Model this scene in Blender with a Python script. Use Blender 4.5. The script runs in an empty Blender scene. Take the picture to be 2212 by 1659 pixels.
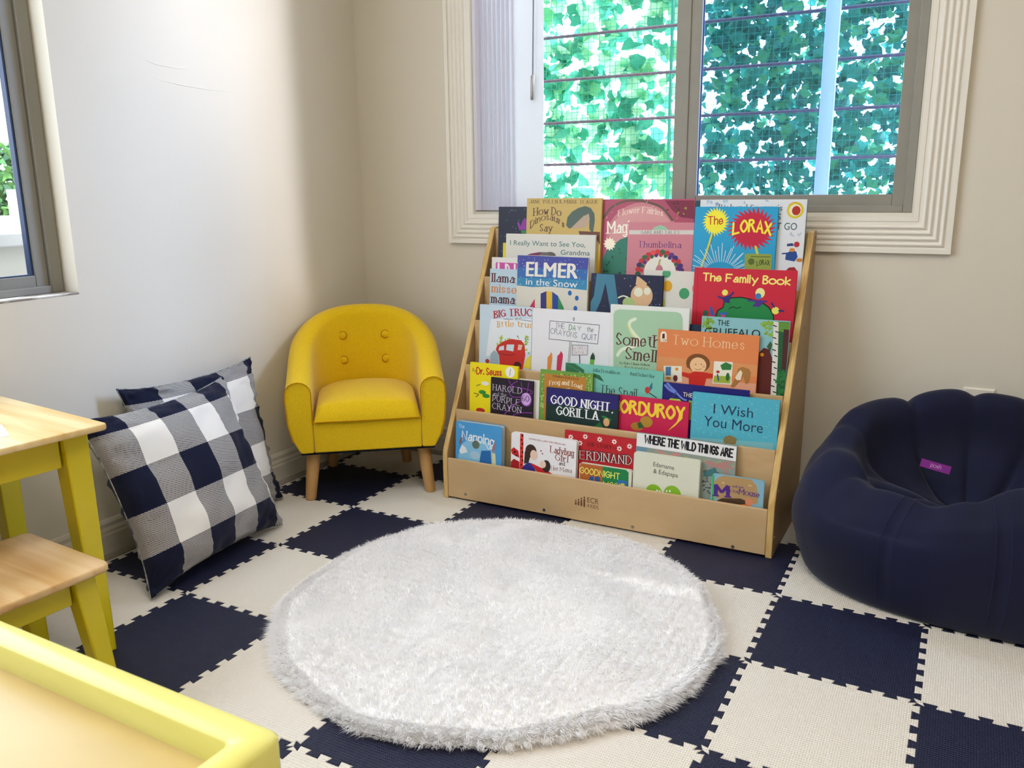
import bpy, bmesh, math, random
import numpy as np
from mathutils import Vector, Matrix
random.seed(7); np.random.seed(7)
PI = math.pi
S = bpy.context.scene
COL = S.collection

# ------------------------------------------------------------------ camera
def setup_camera():
    f, cx, cy, cz, yaw, pitch, roll = 1816.24, 1.52615, -1.21879, .906701, -.494353, .227708, -.010645
    fw = Vector((math.sin(yaw)*math.cos(pitch), math.cos(yaw)*math.cos(pitch), -math.sin(pitch)))
    r = Vector((math.cos(yaw), -math.sin(yaw), 0)); u = r.cross(fw)
    r2 = r*math.cos(roll) + u*math.sin(roll); u2 = u*math.cos(roll) - r*math.sin(roll)
    cam = bpy.data.cameras.new('camera'); o = bpy.data.objects.new('camera', cam); COL.objects.link(o)
    o.matrix_world = Matrix(((r2.x, u2.x, -fw.x, cx), (r2.y, u2.y, -fw.y, cy), (r2.z, u2.z, -fw.z, cz), (0, 0, 0, 1)))
    cam.sensor_width = 36; cam.lens = f/2212*36; cam.clip_start = .02; cam.clip_end = 60
    cam.dof.use_dof = True; cam.dof.focus_distance = 2.2; cam.dof.aperture_fstop = 14
    S.camera = o
setup_camera()

# ------------------------------------------------------------------ sky, sun, added fill lights, exposure
W = bpy.data.worlds.new('sky'); S.world = W; W.use_nodes = True
bg = W.node_tree.nodes['Background']
bg.inputs['Color'].default_value = (.90, .925, 1.0, 1); bg.inputs['Strength'].default_value = 5.5
def sun_lamp():
    l = bpy.data.lights.new('sun', 'SUN'); l.energy = 10.5; l.angle = math.radians(24); l.color = (.88, .88, 1.0)
    o = bpy.data.objects.new('sun', l); COL.objects.link(o)
    o.location = (4, 3, 3); o.rotation_euler = Vector((-1, -.64, -.55)).to_track_quat('-Z', 'Y').to_euler()
sun_lamp()
def area(name, loc, direction, sx, sy, power, color):
    l = bpy.data.lights.new(name, 'AREA'); l.shape = 'RECTANGLE'; l.size = sx; l.size_y = sy; l.energy = power; l.color = color
    o = bpy.data.objects.new(name, l); COL.objects.link(o); o.location = loc
    o.rotation_euler = Vector(direction).to_track_quat('-Z', 'Y').to_euler()
    return o
area('room_fill_light', (1.9, -1.2, 2.44), (0, 0, -1), 1.2, .6, 21, (1.0, .89, .76))  # added unseen area light under the ceiling, warm fill for the closed room
area('room_fill_light', (.7, -.3, 2.44), (0, 0, -1), .6, .6, 7, (1.0, .92, .82))  # second, smaller fill light, also added out of view
vs = S.view_settings
vs.view_transform = 'Standard'; vs.look = 'None'; vs.gamma = 1; vs.use_curve_mapping = False; vs.exposure = .42

# ------------------------------------------------------------------ helpers
def lin(h):
    v = [int(h[i:i+2], 16)/255 for i in (0, 2, 4)]
    return tuple(c/12.92 if c <= .04045 else ((c+.055)/1.055)**2.4 for c in v)
MC = {}
def mat(name, col, rough=.6, spec=.3, metal=0, noise=None, bump=None, sheen=0, trans=0, stretch=None, coat=0):
    """principled material; noise=(scale, hex2, contrast); bump=(scale, strength, distance)"""
    if name in MC: return MC[name]
    m = bpy.data.materials.new(name); m.use_nodes = True; nt = m.node_tree; b = nt.nodes['Principled BSDF']
    c = lin(col)+(1,)
    b.inputs['Base Color'].default_value = c; b.inputs['Roughness'].default_value = rough
    b.inputs['Specular IOR Level'].default_value = spec; b.inputs['Metallic'].default_value = metal
    if sheen: b.inputs['Sheen Weight'].default_value = sheen
    if coat: b.inputs['Coat Weight'].default_value = coat
    tc = nt.nodes.new('ShaderNodeTexCoord'); mp = nt.nodes.new('ShaderNodeMapping')
    nt.links.new(tc.outputs['Object'], mp.inputs['Vector'])
    if stretch: mp.inputs['Scale'].default_value = stretch
    if noise:
        n = nt.nodes.new('ShaderNodeTexNoise'); n.inputs['Scale'].default_value = noise[0]; n.inputs['Detail'].default_value = 5
        nt.links.new(mp.outputs[0], n.inputs['Vector'])
        r = nt.nodes.new('ShaderNodeValToRGB'); k = noise[2]
        r.color_ramp.elements[0].position = .5-k; r.color_ramp.elements[1].position = .5+k
        r.color_ramp.elements[0].color = c; r.color_ramp.elements[1].color = lin(noise[1])+(1,)
        nt.links.new(n.outputs[0], r.inputs[0]); nt.links.new(r.outputs[0], b.inputs['Base Color'])
    if bump:
        n2 = nt.nodes.new('ShaderNodeTexNoise'); n2.inputs['Scale'].default_value = bump[0]; n2.inputs['Detail'].default_value = 4
        nt.links.new(mp.outputs[0], n2.inputs['Vector'])
        bp = nt.nodes.new('ShaderNodeBump'); bp.inputs['Strength'].default_value = bump[1]; bp.inputs['Distance'].default_value = bump[2]
        nt.links.new(n2.outputs[0], bp.inputs['Height']); nt.links.new(bp.outputs[0], b.inputs['Normal'])
    if trans:
        t = nt.nodes.new('ShaderNodeBsdfTranslucent'); t.inputs['Color'].default_value = c
        mx = nt.nodes.new('ShaderNodeMixShader'); mx.inputs[0].default_value = trans
        out = nt.nodes['Material Output']
        nt.links.new(b.outputs[0], mx.inputs[1]); nt.links.new(t.outputs[0], mx.inputs[2]); nt.links.new(mx.outputs[0], out.inputs[0])
        if noise: nt.links.new(r.outputs[0], t.inputs['Color'])
    MC[name] = m; return m
def print_mat(h):          # printed ink / paper of a book cover
    return mat('print_'+h, h, .42, .35)

class MB:
    def __init__(s): s.v = []; s.f = []; s.m = []
    def add(s, vs, fs, m=0):
        o = len(s.v); s.v += [tuple(p) for p in vs]
        for f in fs: s.f.append(tuple(i+o for i in f)); s.m.append(m)
        return s
    def box(s, a, b, m=0):
        x0, y0, z0 = a; x1, y1, z1 = b
        return s.add([(x0,y0,z0),(x1,y0,z0),(x1,y1,z0),(x0,y1,z0),(x0,y0,z1),(x1,y0,z1),(x1,y1,z1),(x0,y1,z1)],
              [(3,2,1,0),(4,5,6,7),(0,1,5,4),(1,2,6,5),(2,3,7,6),(3,0,4,7)], m)
    def loops(s, L, m=0, closed=True, cap0=False, cap1=False):
        n = len(L[0]); vs = [p for l in L for p in l]; fs = []
        for i in range(len(L)-1):
            for j in range(n if closed else n-1):
                k = (j+1) % n; fs.append((i*n+j, i*n+k, (i+1)*n+k, (i+1)*n+j))
        if cap0: fs.append(tuple(range(n-1, -1, -1)))
        if cap1: fs.append(tuple((len(L)-1)*n+j for j in range(n)))
        return s.add(vs, fs, m)
    def tube(s, pts, r, n=8, m=0, caps=True):
        pts = [Vector(p) for p in pts]; R = r if isinstance(r, (list, tuple)) else [r]*len(pts); L = []
        ref = None
        for i, p in enumerate(pts):
            t = (pts[min(i+1, len(pts)-1)]-pts[max(i-1, 0)]).normalized()
            if ref is None: ref = t.orthogonal().normalized()
            a = (ref-t*ref.dot(t)).normalized(); ref = a; b = t.cross(a)
            L.append([p+(a*math.cos(2*PI*k/n)+b*math.sin(2*PI*k/n))*R[i] for k in range(n)])
        return s.loops(L, m, True, caps, caps)
    def prism(s, poly, ax, a, b, m=0):   # poly in the two other axes, extruded along ax
        def P(q, t): return (t, q[0], q[1]) if ax == 0 else ((q[0], t, q[1]) if ax == 1 else (q[0], q[1], t))
        return s.loops([[P(q, a) for q in poly], [P(q, b) for q in poly]], m, True, True, True)
    def build(s, name, mats, parent=None, smooth=False, bevel=0, seg=2, angle=40, subsurf=0, loc=None, recalc=True):
        me = bpy.data.meshes.new(name); me.from_pydata(s.v, [], s.f)
        if not isinstance(mats, (list, tuple)): mats = [mats]
        for x in mats: me.materials.append(x)
        me.polygons.foreach_set('material_index', s.m)
        if recalc:
            bm = bmesh.new(); bm.from_mesh(me); bmesh.ops.recalc_face_normals(bm, faces=bm.faces); bm.to_mesh(me); bm.free()
        o = bpy.data.objects.new(name, me); COL.objects.link(o)
        if smooth:
            me.polygons.foreach_set('use_smooth', [True]*len(me.polygons)); me.set_sharp_from_angle(angle=math.radians(angle))
        if bevel:
            b = o.modifiers.new('bevel', 'BEVEL'); b.width = bevel; b.segments = seg; b.limit_method = 'ANGLE'; b.angle_limit = math.radians(35)
            me.polygons.foreach_set('use_smooth', [True]*len(me.polygons)); me.set_sharp_from_angle(angle=math.radians(angle)); b.harden_normals = False
        if subsurf:
            q = o.modifiers.new('sub', 'SUBSURF'); q.levels = subsurf; q.render_levels = subsurf
        if parent: o.parent = parent
        if loc: o.location = loc
        return o
def tag(o, label=None, cat=None, group=None, kind=None):
    for k, v in (('label', label), ('category', cat), ('group', group), ('kind', kind)):
        if v: o[k] = v
    return o
def thing(name, label, cat, loc=(0,0,0), rz=0, group=None):
    o = bpy.data.objects.new(name, None); COL.objects.link(o); o.empty_display_size = .05
    o.location = loc; o.rotation_euler = (0, 0, rz); return tag(o, label, cat, group)
def struct(o): o['kind'] = 'structure'; return o
def vnoise(seed, n=14, f0=1., f1=6.):
    g = np.random.RandomState(seed); k = g.uniform(f0, f1, n); a = g.uniform(0, 2*PI, n); ph = g.uniform(0, 2*PI, n); w = 1/np.sqrt(k); w /= np.sqrt((w**2).sum()/2)
    def f(x, y): return sum(w[i]*np.sin(k[i]*(np.cos(a[i])*x+np.sin(a[i])*y)+ph[i]) for i in range(n))
    return f

# ------------------------------------------------------------------ materials
M_wall = mat('wall_paint', 'd9d3c5', .55, .25, bump=(60, .05, .002))
M_trim = mat('white_trim_paint', 'e9e5dc', .4, .4)
M_base = mat('white_trim_worn', 'cfcabd', .45, .4)
M_shoe = mat('shoe_mould', '9a948a', .6, .2)
M_alu = mat('grey_window_frame', '8b8880', .45, .4, noise=(14, '959288', .3))
M_aluw = mat('grey_frame_chipped', '86847c', .5, .4, noise=(3, '7c7a73', .3))
M_blind = mat('blind_vinyl', 'eeecf4', .5, .3, trans=.5)
M_white = mat('white_plastic', 'e4dfd2', .35, .4)
M_steel = mat('screw_steel', '9a9894', .35, .5, 1)
M_black = mat('black_felt', '15151a', .9, .1)
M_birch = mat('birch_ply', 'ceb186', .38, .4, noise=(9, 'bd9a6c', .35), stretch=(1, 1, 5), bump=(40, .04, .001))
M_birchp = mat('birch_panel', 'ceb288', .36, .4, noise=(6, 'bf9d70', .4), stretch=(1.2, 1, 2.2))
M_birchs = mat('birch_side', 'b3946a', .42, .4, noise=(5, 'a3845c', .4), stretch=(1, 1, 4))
M_edge = mat('ply_edge', 'e2c585', .5, .3, noise=(60, 'b98f4e', .25), stretch=(9, 1, .3))
M_leg = mat('chair_leg_wood', 'cfa66e', .45, .35, noise=(20, 'b98d55', .3), stretch=(1, 1, .12))
M_yel = mat('yellow_paint', 'dccb12', .35, .5, noise=(8, 'd5c40f', .3))
M_pine = None
M_fab = mat('yellow_fabric', 'edca1c', .85, .12, noise=(260, 'dfb812', .25), sheen=.25, bump=(700, .25, .001))
M_pipe = mat('yellow_piping', 'b98408', .85, .1)
def wood_material(name, c1, c2, c3, scale=(3, 40, 40), rough=.38):
    m = bpy.data.materials.new(name); m.use_nodes = True; nt = m.node_tree; b = nt.nodes['Principled BSDF']
    b.inputs['Roughness'].default_value = rough; b.inputs['Specular IOR Level'].default_value = .4
    tc = nt.nodes.new('ShaderNodeTexCoord'); mp = nt.nodes.new('ShaderNodeMapping'); mp.inputs['Scale'].default_value = scale
    n = nt.nodes.new('ShaderNodeTexNoise'); n.inputs['Scale'].default_value = 1; n.inputs['Detail'].default_value = 3; n.inputs['Distortion'].default_value = .6
    w = nt.nodes.new('ShaderNodeTexNoise'); w.inputs['Scale'].default_value = .35; w.inputs['Detail'].default_value = 1
    r = nt.nodes.new('ShaderNodeValToRGB'); r.color_ramp.elements[0].position = .38; r.color_ramp.elements[1].position = .66
    r.color_ramp.elements[0].color = lin(c1)+(1,); r.color_ramp.elements[1].color = lin(c2)+(1,)
    e = r.color_ramp.elements.new(.72); e.color = lin(c3)+(1,)
    nt.links.new(tc.outputs['Object'], mp.inputs[0]); nt.links.new(mp.outputs[0], n.inputs['Vector']); nt.links.new(n.outputs[0], r.inputs[0]); nt.links.new(r.outputs[0], b.inputs['Base Color'])
    return m
M_pine = wood_material('pine_top', 'efd8a8', 'dbb877', 'b98a4c', (2.2, 26, 26))
M_pine2 = wood_material('pine_seat', 'e9ca9a', 'cfa268', 'b07f48', (2.0, 24, 24))
M_tray = wood_material('yellow_stained_wood', 'e9e68c', 'ded776', 'cfc65a', (2, 10, 10), .32)
M_trayf = wood_material('tray_bed_wood', 'c9b377', 'bfa668', 'b59a58', (3, 4, 4), .35)

def foam_material(name, h):
    m = bpy.data.materials.new(name); m.use_nodes = True; nt = m.node_tree; b = nt.nodes['Principled BSDF']
    b.inputs['Base Color'].default_value = lin(h)+(1,); b.inputs['Roughness'].default_value = .5; b.inputs['Specular IOR Level'].default_value = .35
    tc = nt.nodes.new('ShaderNodeTexCoord'); sp = nt.nodes.new('ShaderNodeSeparateXYZ'); nt.links.new(tc.outputs['Object'], sp.inputs[0])
    def mth(op, a, b_=None):
        q = nt.nodes.new('ShaderNodeMath'); q.operation = op
        for i, x in enumerate((a, b_)):
            if x is None: continue
            if isinstance(x, (int, float)): q.inputs[i].default_value = x
            else: nt.links.new(x, q.inputs[i])
        return q.outputs[0]
    sx = mth('SINE', mth('MULTIPLY', sp.outputs[0], 1500)); sy = mth('SINE', mth('MULTIPLY', sp.outputs[1], 1050))
    h_ = mth('MULTIPLY', mth('ADD', sx, 1), mth('ADD', sy, 1))
    bp = nt.nodes.new('ShaderNodeBump'); bp.inputs['Strength'].default_value = .5; bp.inputs['Distance'].default_value = .0006
    nt.links.new(h_, bp.inputs['Height']); nt.links.new(bp.outputs[0], b.inputs['Normal'])
    return m
M_foam = [foam_material('cream_foam', 'e3ddd3'), foam_material('navy_foam', '1b1f3a')]

# ------------------------------------------------------------------ room shell
XL, YB, XR, YF, ZC, T = -.345, 1.17, 3.7, -3.3, 2.5, .305
def wall_with_hole(name, ax, c0, c1, a0, a1, h):
    """ax 1: wall in the XZ plane between y=c0..c1; ax 0: wall in YZ. h=(lo, hi, z0, z1) opening"""
    mb = MB()
    def bx(p0, p1, z0, z1):
        if ax == 1: mb.box((p0, c0, z0), (p1, c1, z1))
        else: mb.box((c0, p0, z0), (c1, p1, z1))
    if h:
        bx(a0, h[0], 0, ZC); bx(h[1], a1, 0, ZC); bx(h[0], h[1], 0, h[2]); bx(h[0], h[1], h[3], ZC)
    else: bx(a0, a1, 0, ZC)
    return struct(mb.build(name, M_wall, loc=(0, 0, -.012)))
HB = (.112, 1.392, .850, 2.32)        # back window opening (z relative to floor slab + .012)
HL = (-1.9, .066, .684, 2.12)
wall_with_hole('wall_back', 1, YB, YB+.15, XL-.15, XR, HB)
wl = wall_with_hole('wall_left', 0, XL-.15, XL, YF, YB, HL)
wall_with_hole('wall_right', 0, XR, XR+.15, YF, YB, None)
wall_with_hole('wall_front', 1, YF-.15, YF, XL-.15, XR+.15, None)
struct(MB().box((XL-.15, YF-.15, ZC-.012), (XR+.15, YB+.15, ZC+.1)).build('ceiling', mat('ceiling_paint', 'ece8dd', .7, .2)))
struct(MB().box((XL-.15, YF-.15, -.112), (XR+.15, YB+.15, -.012)).build('floor', mat('vinyl_floor', 'a88f6c', .5, .3, noise=(3, '94795a', .4), stretch=(1, 8, 1))))
# small plaster ridges in the left wall paint
for k, P in enumerate([[(.31, 1.247), (.36, 1.238), (.42, 1.236), (.50, 1.241)], [(.335, 1.204), (.42, 1.196), (.52, 1.192), (.645, 1.196)]]):
    struct(MB().tube([(XL-.0006, y, z) for y, z in P], [.0006, .0016, .0014, .0005], 6).build('plaster_ridge', M_wall, wl, smooth=True))
# baseboards: profile extruded along the wall
def baseboard(name, along, c, a0, a1, s):
    prof = [(0, -.012), (.013, -.012), (.013, .058), (.0105, .064), (.0105, .070), (.007, .078), (.007, .088), (.003, .096), (0, .098)]
    shoe = [(.0132, -.012), (.024, -.012), (.023, .001), (.019, .008), (.0132, .011)]
    for n_, pr, m in ((name, prof, M_base), ('shoe_moulding', shoe, M_shoe)):
        mb = MB()
        L = [[((c+s*d, t, z) if along == 1 else (t, c+s*d, z)) for d, z in pr] for t in (a0, a1)]
        mb.loops(L, 0, True, True, True)
        o = mb.build(n_, m, None if n_ == name else b0)
        if n_ == name: b0 = struct(o)
        else: struct(o)
baseboard('baseboard_left', 1, XL, YF, YB, 1)
baseboard('baseboard_back', 0, YB, XL+.025, XR, -1)

# ------------------------------------------------------------------ foam tiles
def edge_pts(n=7, a=.0062):
    p = [(0., 0.)]; q = T/n
    for i in range(n):
        b = i*q
        p += [(b+.30*q, -a), (b+.22*q, a), (b+.78*q, a), (b+.70*q, -a)]
    # rounded dovetails
    out = [(0., 0.)]
    for i in range(1, len(p)):
        out.append(p[i])
    out.append((T, 0.)); return out
EP = edge_pts()
def offset_poly(P, d):
    n = len(P); out = []
    for i in range(n):
        a, b, c = Vector(P[i-1]), Vector(P[i]), Vector(P[(i+1) % n])
        e1 = (b-a).normalized(); e2 = (c-b).normalized(); n1 = Vector((-e1.y, e1.x)); n2 = Vector((-e2.y, e2.x))
        k = n1+n2; L = max(.35, k.length/2); k = k.normalized()
        out.append(tuple(b+k*(d/L)))
    return out
XW, YW = XL+.0255, YB-.0255
def tile(i, j):
    x0, y0 = i*T, j*T
    def clampx(P): return [(max(x, XW), y) for x, y in P]
    bot = [(x0+t, y0+o) for t, o in EP]; top = [(x0+t, y0+T+o) for t, o in EP]
    lef = [(x0+o, y0+t) for t, o in EP]; rig = [(x0+T+o, y0+t) for t, o in EP]
    P = bot[:-1] + rig[:-1] + top[::-1][:-1] + lef[::-1][:-1]
    Q = []
    for x, y in P:
        q = (max(x, XW), min(y, YW))
        if x < XW-1e-9 or y > YW+1e-9:
            pass
        Q.append(q)
    R = [Q[0]]
    for q in Q[1:]:
        if (Vector(q)-Vector(R[-1])).length > 1e-5: R.append(q)
    # drop collinear back-tracks on the wall lines
    R2 = []
    for k, q in enumerate(R):
        a, c = R[k-1], R[(k+1) % len(R)]
        if abs(q[0]-XW) < 1e-6 and abs(a[0]-XW) < 1e-6 and abs(c[0]-XW) < 1e-6: continue
        if abs(q[1]-YW) < 1e-6 and abs(a[1]-YW) < 1e-6 and abs(c[1]-YW) < 1e-6: continue
        R2.append(q)
    cx, cy = max(x0, XW), y0
    R2 = [(x-cx, y-cy) for x, y in R2]
    A = offset_poly(R2, .0003); B = offset_poly(R2, .0012)
    mb = MB(); mb.loops([[(x, y, -.0119) for x, y in A], [(x, y, -.001) for x, y in A], [(x, y, 0) for x, y in B]], 0, True, True, True)
    navy = (i+j) % 2
    return mb, (cx, cy, 0), navy
ORD = ['first', 'second', 'third', 'fourth', 'fifth', 'sixth', 'seventh', 'eighth', 'ninth']
for i in range(-2, 7):
    for j in range(-2, 4):
        if i == 6 and j < 1: continue
        if j == -2 and i not in (0, 1, 2, 3): continue
        if j == -1 and i > 5: continue
        mb, loc, navy = tile(i, j)
        o = mb.build('foam_tile', M_foam[navy], loc=loc, smooth=True, angle=25)
        strip = i == -2 or j == 3
        tag(o, ('navy' if navy else 'cream')+' foam puzzle tile, '+ORD[3-j]+' row from the back wall, '+ORD[i+2]+' from the left wall', 'foam tile', 'interlocking foam tiles')

# ------------------------------------------------------------------ windows
def frame_rect(mb, x0, x1, z0, z1, w, y0, y1, m=0, wr=None, wb=None):
    wr = wr or w; wb = wb or w
    mb.box((x0, y0, z0), (x0+w, y1, z1), m); mb.box((x1-wr, y0, z0), (x1, y1, z1), m)
    mb.box((x0+w, y0, z0), (x1-wr, y1, z0+wb), m); mb.box((x0+w, y0, z1-w), (x1-wr, y1, z1), m)
def glass_material(name, tint, gl=.06):
    m = bpy.data.materials.new(name); m.use_nodes = True; nt = m.node_tree
    for n in list(nt.nodes):
        if n.type != 'OUTPUT_MATERIAL': nt.nodes.remove(n)
    t = nt.nodes.new('ShaderNodeBsdfTransparent'); t.inputs[0].default_value = tint+(1,)
    g = nt.nodes.new('ShaderNodeBsdfGlossy'); g.inputs['Roughness'].default_value = .02
    x = nt.nodes.new('ShaderNodeMixShader'); x.inputs[0].default_value = gl
    nt.links.new(t.outputs[0], x.inputs[1]); nt.links.new(g.outputs[0], x.inputs[2]); nt.links.new(x.outputs[0], nt.nodes['Material Output'].inputs[0])
    return m
Zb, Zt = .838, 2.308
w1 = MB(); frame_rect(w1, .112, 1.392, Zb, Zt, .045, 1.176, 1.225, 0, .022, .018)
w1.box((.760, 1.182, Zb), (.800, 1.235, Zt))
W1 = struct(w1.build('window_1', M_alu, bevel=.002))
s1 = MB(); frame_rect(s1, .796, 1.372, Zb+.016, Zt-.03, .033, 1.186, 1.215, 0, .030, .030)
struct(s1.build('inner_sash', M_alu, W1, bevel=.0015))
# outer sliding sash pushed to the right behind the fixed pane: pale stile and rail
s2 = MB(); s2.box((1.137, 1.262, Zb+.02), (1.172, 1.285, Zt-.02)); s2.box((1.172, 1.262, Zb+.02), (1.372, 1.285, Zb+.03)); s2.box((.83, 1.262, Zb+.012), (1.137, 1.270, Zb+.03))
struct(s2.build('outer_sash', mat('pale_blue_sash', 'dfe8fa', .4, .4, trans=.6), W1, bevel=.002))
struct(MB().box((.829, 1.199, Zb+.04), (1.345, 1.203, Zt-.06)).build('window_pane', glass_material('tinted_pane', (.70, .82, .98)), W1))
struct(MB().box((.826, 1.1985, Zb+.044), (.8315, 1.2035, Zt-.06)).box((.8315, 1.1985, Zb+.040), (1.343, 1.2035, Zb+.0455)).build('gasket', mat('blue_gasket', '3a4a86', .4), W1))
# fluted casing
def casing(name, x0, x1, z0, z1, y):
    prof = [(0, 0), (0, .012), (.012, .012), (.0125, .010), (.020, .010)]
    w = .020
    for k in range(4):
        for t in range(7):
            a = t/6*PI; prof.append((w+.0135*t/6, .010+.0062*math.sin(a)))
        w += .0145; prof.append((w, .010))
    prof += [(.080, .010), (.080, .015), (.092, .015), (.092, 0)]
    L = []
    for w_, d in prof:
        L.append([(x0-w_, y-d, z1+w_), (x0-w_, y-d, z0-w_), (x1+w_, y-d, z0-w_), (x1+w_, y-d, z1+w_)])
    return struct(MB().loops(L, 0, True).build(name, M_trim, smooth=True, angle=50))
casing('trim_1', .108, 1.397, .829, 2.312, YB)
# vertical blind gathered at the left of the window
VB = thing('vertical_blind', 'white vertical blind gathered at the left side of the window above the bookshelf', 'blind', (.236, 1.16, Zb+.004))
zt_ = 1.43
for k in range(9):
    x = -.117+k*.0152
    P = [(x+.027*t, -.002-.010*t+.003*math.sin(t*PI)) for t in (0, .2, .4, .6, .8, 1)]
    mb = MB(); mb.loops([[(px_, py_, z) for px_, py_ in P]+[(px_, py_+.0008, z) for px_, py_ in P[::-1]] for z in (0, zt_)], 0, True, True, True)
    mb.build('blind_slat', M_blind, VB, smooth=True)
for k, (x0, x1, yo) in enumerate(((.022, .128, 0), )):
    L = []
    for z in (0, zt_):
        A = [(x0+(x1-x0)*t/8, -.004-.004*math.sin(PI*t/8)) for t in range(9)]
        L.append([(a, b, z) for a, b in A]+[(a, b+.0009, z) for a, b in A[::-1]])
    MB().loops(L, 0, True, True, True).build('blind_slat', M_blind, VB, smooth=True)
MB().box((-.125, -.012, zt_), (1.15, .012, zt_+.03)).build('headrail', M_white, VB, bevel=.002)
WD = thing('blind_wand', 'thin blind wand with a grey metal grip hanging by the white slat', 'wand', (.337, 1.142, 1.166))
MB().tube([(-.002, 0, .065), (.014, 0, 1.1)], .0022, 8).build('rod', mat('wand_grey', '6f7480', .4, .5), WD, smooth=True)
MB().tube([(-.004, 0, 0), (-.004, 0, .003), (-.002, 0, .068), (-.002, 0, .071)], [.004, .0062, .0062, .004], 12).build('grip', mat('grip_metal', 'a3a6a8', .35, .5, .6), WD, smooth=True)
# left window, seen at the picture edge
y1 = .064; w2 = MB(); Xf = -.395
def lbox(mb, ya, yb, za, zb, xa, xb, m=0): mb.box((xa, ya, za), (xb, yb, zb), m)
Z2b, Z2t = .676, 2.106
lbox(w2, y1-.030, y1, Z2b, Z2t, Xf-.05, Xf); lbox(w2, -1.895, -1.86, Z2b, Z2t, Xf-.05, Xf); lbox(w2, -1.86, y1-.03, Z2b, Z2b+.018, Xf-.05, Xf); lbox(w2, -1.86, y1-.03, Z2t-.03, Z2t, Xf-.05, Xf)
W2 = struct(w2.build('window_2', M_aluw, bevel=.002))
s3 = MB(); lbox(s3, y1-.062, y1-.030, Z2b+.016, Z2t-.03, Xf-.042, Xf-.010); lbox(s3, -1.86, y1-.062, Z2b+.016, Z2b+.044, Xf-.042, Xf-.010)
struct(s3.build('window_sash', M_aluw, W2, bevel=.002))
struct(MB().box((Xf-.028, -1.86, Z2b+.04), (Xf-.024, y1-.058, Z2t-.03)).build('window_pane', glass_material('clear_pane', (.92, .96, .98), .04), W2))
s4 = MB(); lbox(s4, y1-.068, y1-.062, Z2b+.044, Z2t-.03, Xf-.03, Xf-.014); lbox(s4, -1.86, y1-.068, Z2b+.044, Z2b+.047, Xf-.03, Xf-.014)
struct(s4.build('gasket', mat('dark_gasket', '20304e', .5), W2))
# painted ledge (rough plaster) of the left window
struct(MB().box((Xf, -1.9, .672), (XL+.0015, .066, .6765)).build('trim_2', mat('chipped_sill', 'd9d6d0', .6, .2, noise=(26, '8d857c', .05), stretch=(1, .4, 1)), bevel=.0015))

# ------------------------------------------------------------------ outside the windows
def leaf_cloud(name, n, pos_fn, size, mats, seed, wild=.9, facing=(0, -1, 0)):
    g = np.random.RandomState(seed); V = []; F = []; MI = []
    fz = Vector(facing)
    for i in range(n):
        c = Vector(pos_fn(g)); s = size*g.uniform(.6, 1.35)
        nrm = (fz+Vector(g.uniform(-wild, wild, 3))).normalized()
        a = Vector(g.uniform(-1, 1, 3)); a = (a-nrm*a.dot(nrm)).normalized(); b = nrm.cross(a)
        o = len(V)
        # ivy leaf: centre ridge with five points, folded
        pts = [(-.5, 0, .0), (-.25, .38, -.12), (.12, .52, -.16), (.18, .22, -.06), (.62, 0, .05), (.18, -.22, -.06), (.12, -.52, -.16), (-.25, -.38, -.12), (0, 0, .08)]
        for p in pts: V.append(tuple(c+a*(p[0]*s)+b*(p[1]*s)+nrm*(p[2]*s)))
        for k in range(8): F.append((o+k, o+(k+1) % 8, o+8)); MI.append(i % len(mats))
    mb = MB(); mb.v = V; mb.f = F; mb.m = MI
    return mb.build(name, mats, recalc=False)
LM = [mat('ivy_leaf_a', '5fb07e', .45, .4, trans=.5), mat('ivy_leaf_b', '3f9a86', .45, .4, trans=.5), mat('ivy_leaf_c', 'a5dcb0', .4, .4, trans=.5), mat('ivy_leaf_d', '2a7a70', .4, .5, trans=.4)]
LB = [mat('overlit_leaf_a', '86cc9e', .45, .4, trans=.5), mat('overlit_leaf_b', '62bda8', .45, .4, trans=.5), mat('overlit_leaf_c', 'c4eed2', .4, .4, trans=.5), mat('overlit_leaf_d', '3f9a80', .5, .4, trans=.4)]  # paler ivy set for the left half; overexposed daylight put into the colour
tag(leaf_cloud('ivy', 1900, lambda g: (g.uniform(-.35, .59), 1.72+g.uniform(-.03, .05), g.uniform(.55, 2.3)), .060, LB, 3), 'ivy leaves coloured pale as if overexposed, woven through the mesh seen through the left half of the back window', 'ivy', kind='stuff')
tag(leaf_cloud('ivy', 5200, lambda g: (g.uniform(.66, 1.62), 1.80+g.uniform(-.04, .10), g.uniform(.45, 2.3)), .042, [LM[1], LM[3], LM[1], LM[0], LM[3]], 4), 'dense darker ivy leaves seen through the tinted right pane', 'ivy', kind='stuff')
gm = MB()
for k in range(98):
    x = -.35+k*.0203; gm.box((x-.0006, 1.640, .5), (x+.0006, 1.6412, 2.05))
for k in range(74):
    z = .5+k*.0209; gm.box((-.35, 1.6385, z-.0007), (1.62, 1.6398, z+.0007))
for x in (.60, .632): gm.box((x-.004, 1.63, .5), (x+.004, 1.638, 2.05))
tag(gm.build('mesh_fence', mat('green_plastic_mesh', '2fa894', .4, .4)), 'fine green plastic mesh standing outside the back window', 'fence')
MS = mat('rusty_rebar', '6a6878', .6, .3, noise=(80, '85788a', .2))
names_z = ['lowest', 'second lowest', 'third from the bottom', 'fourth from the bottom', 'fifth from the bottom', 'sixth from the bottom']
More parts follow.
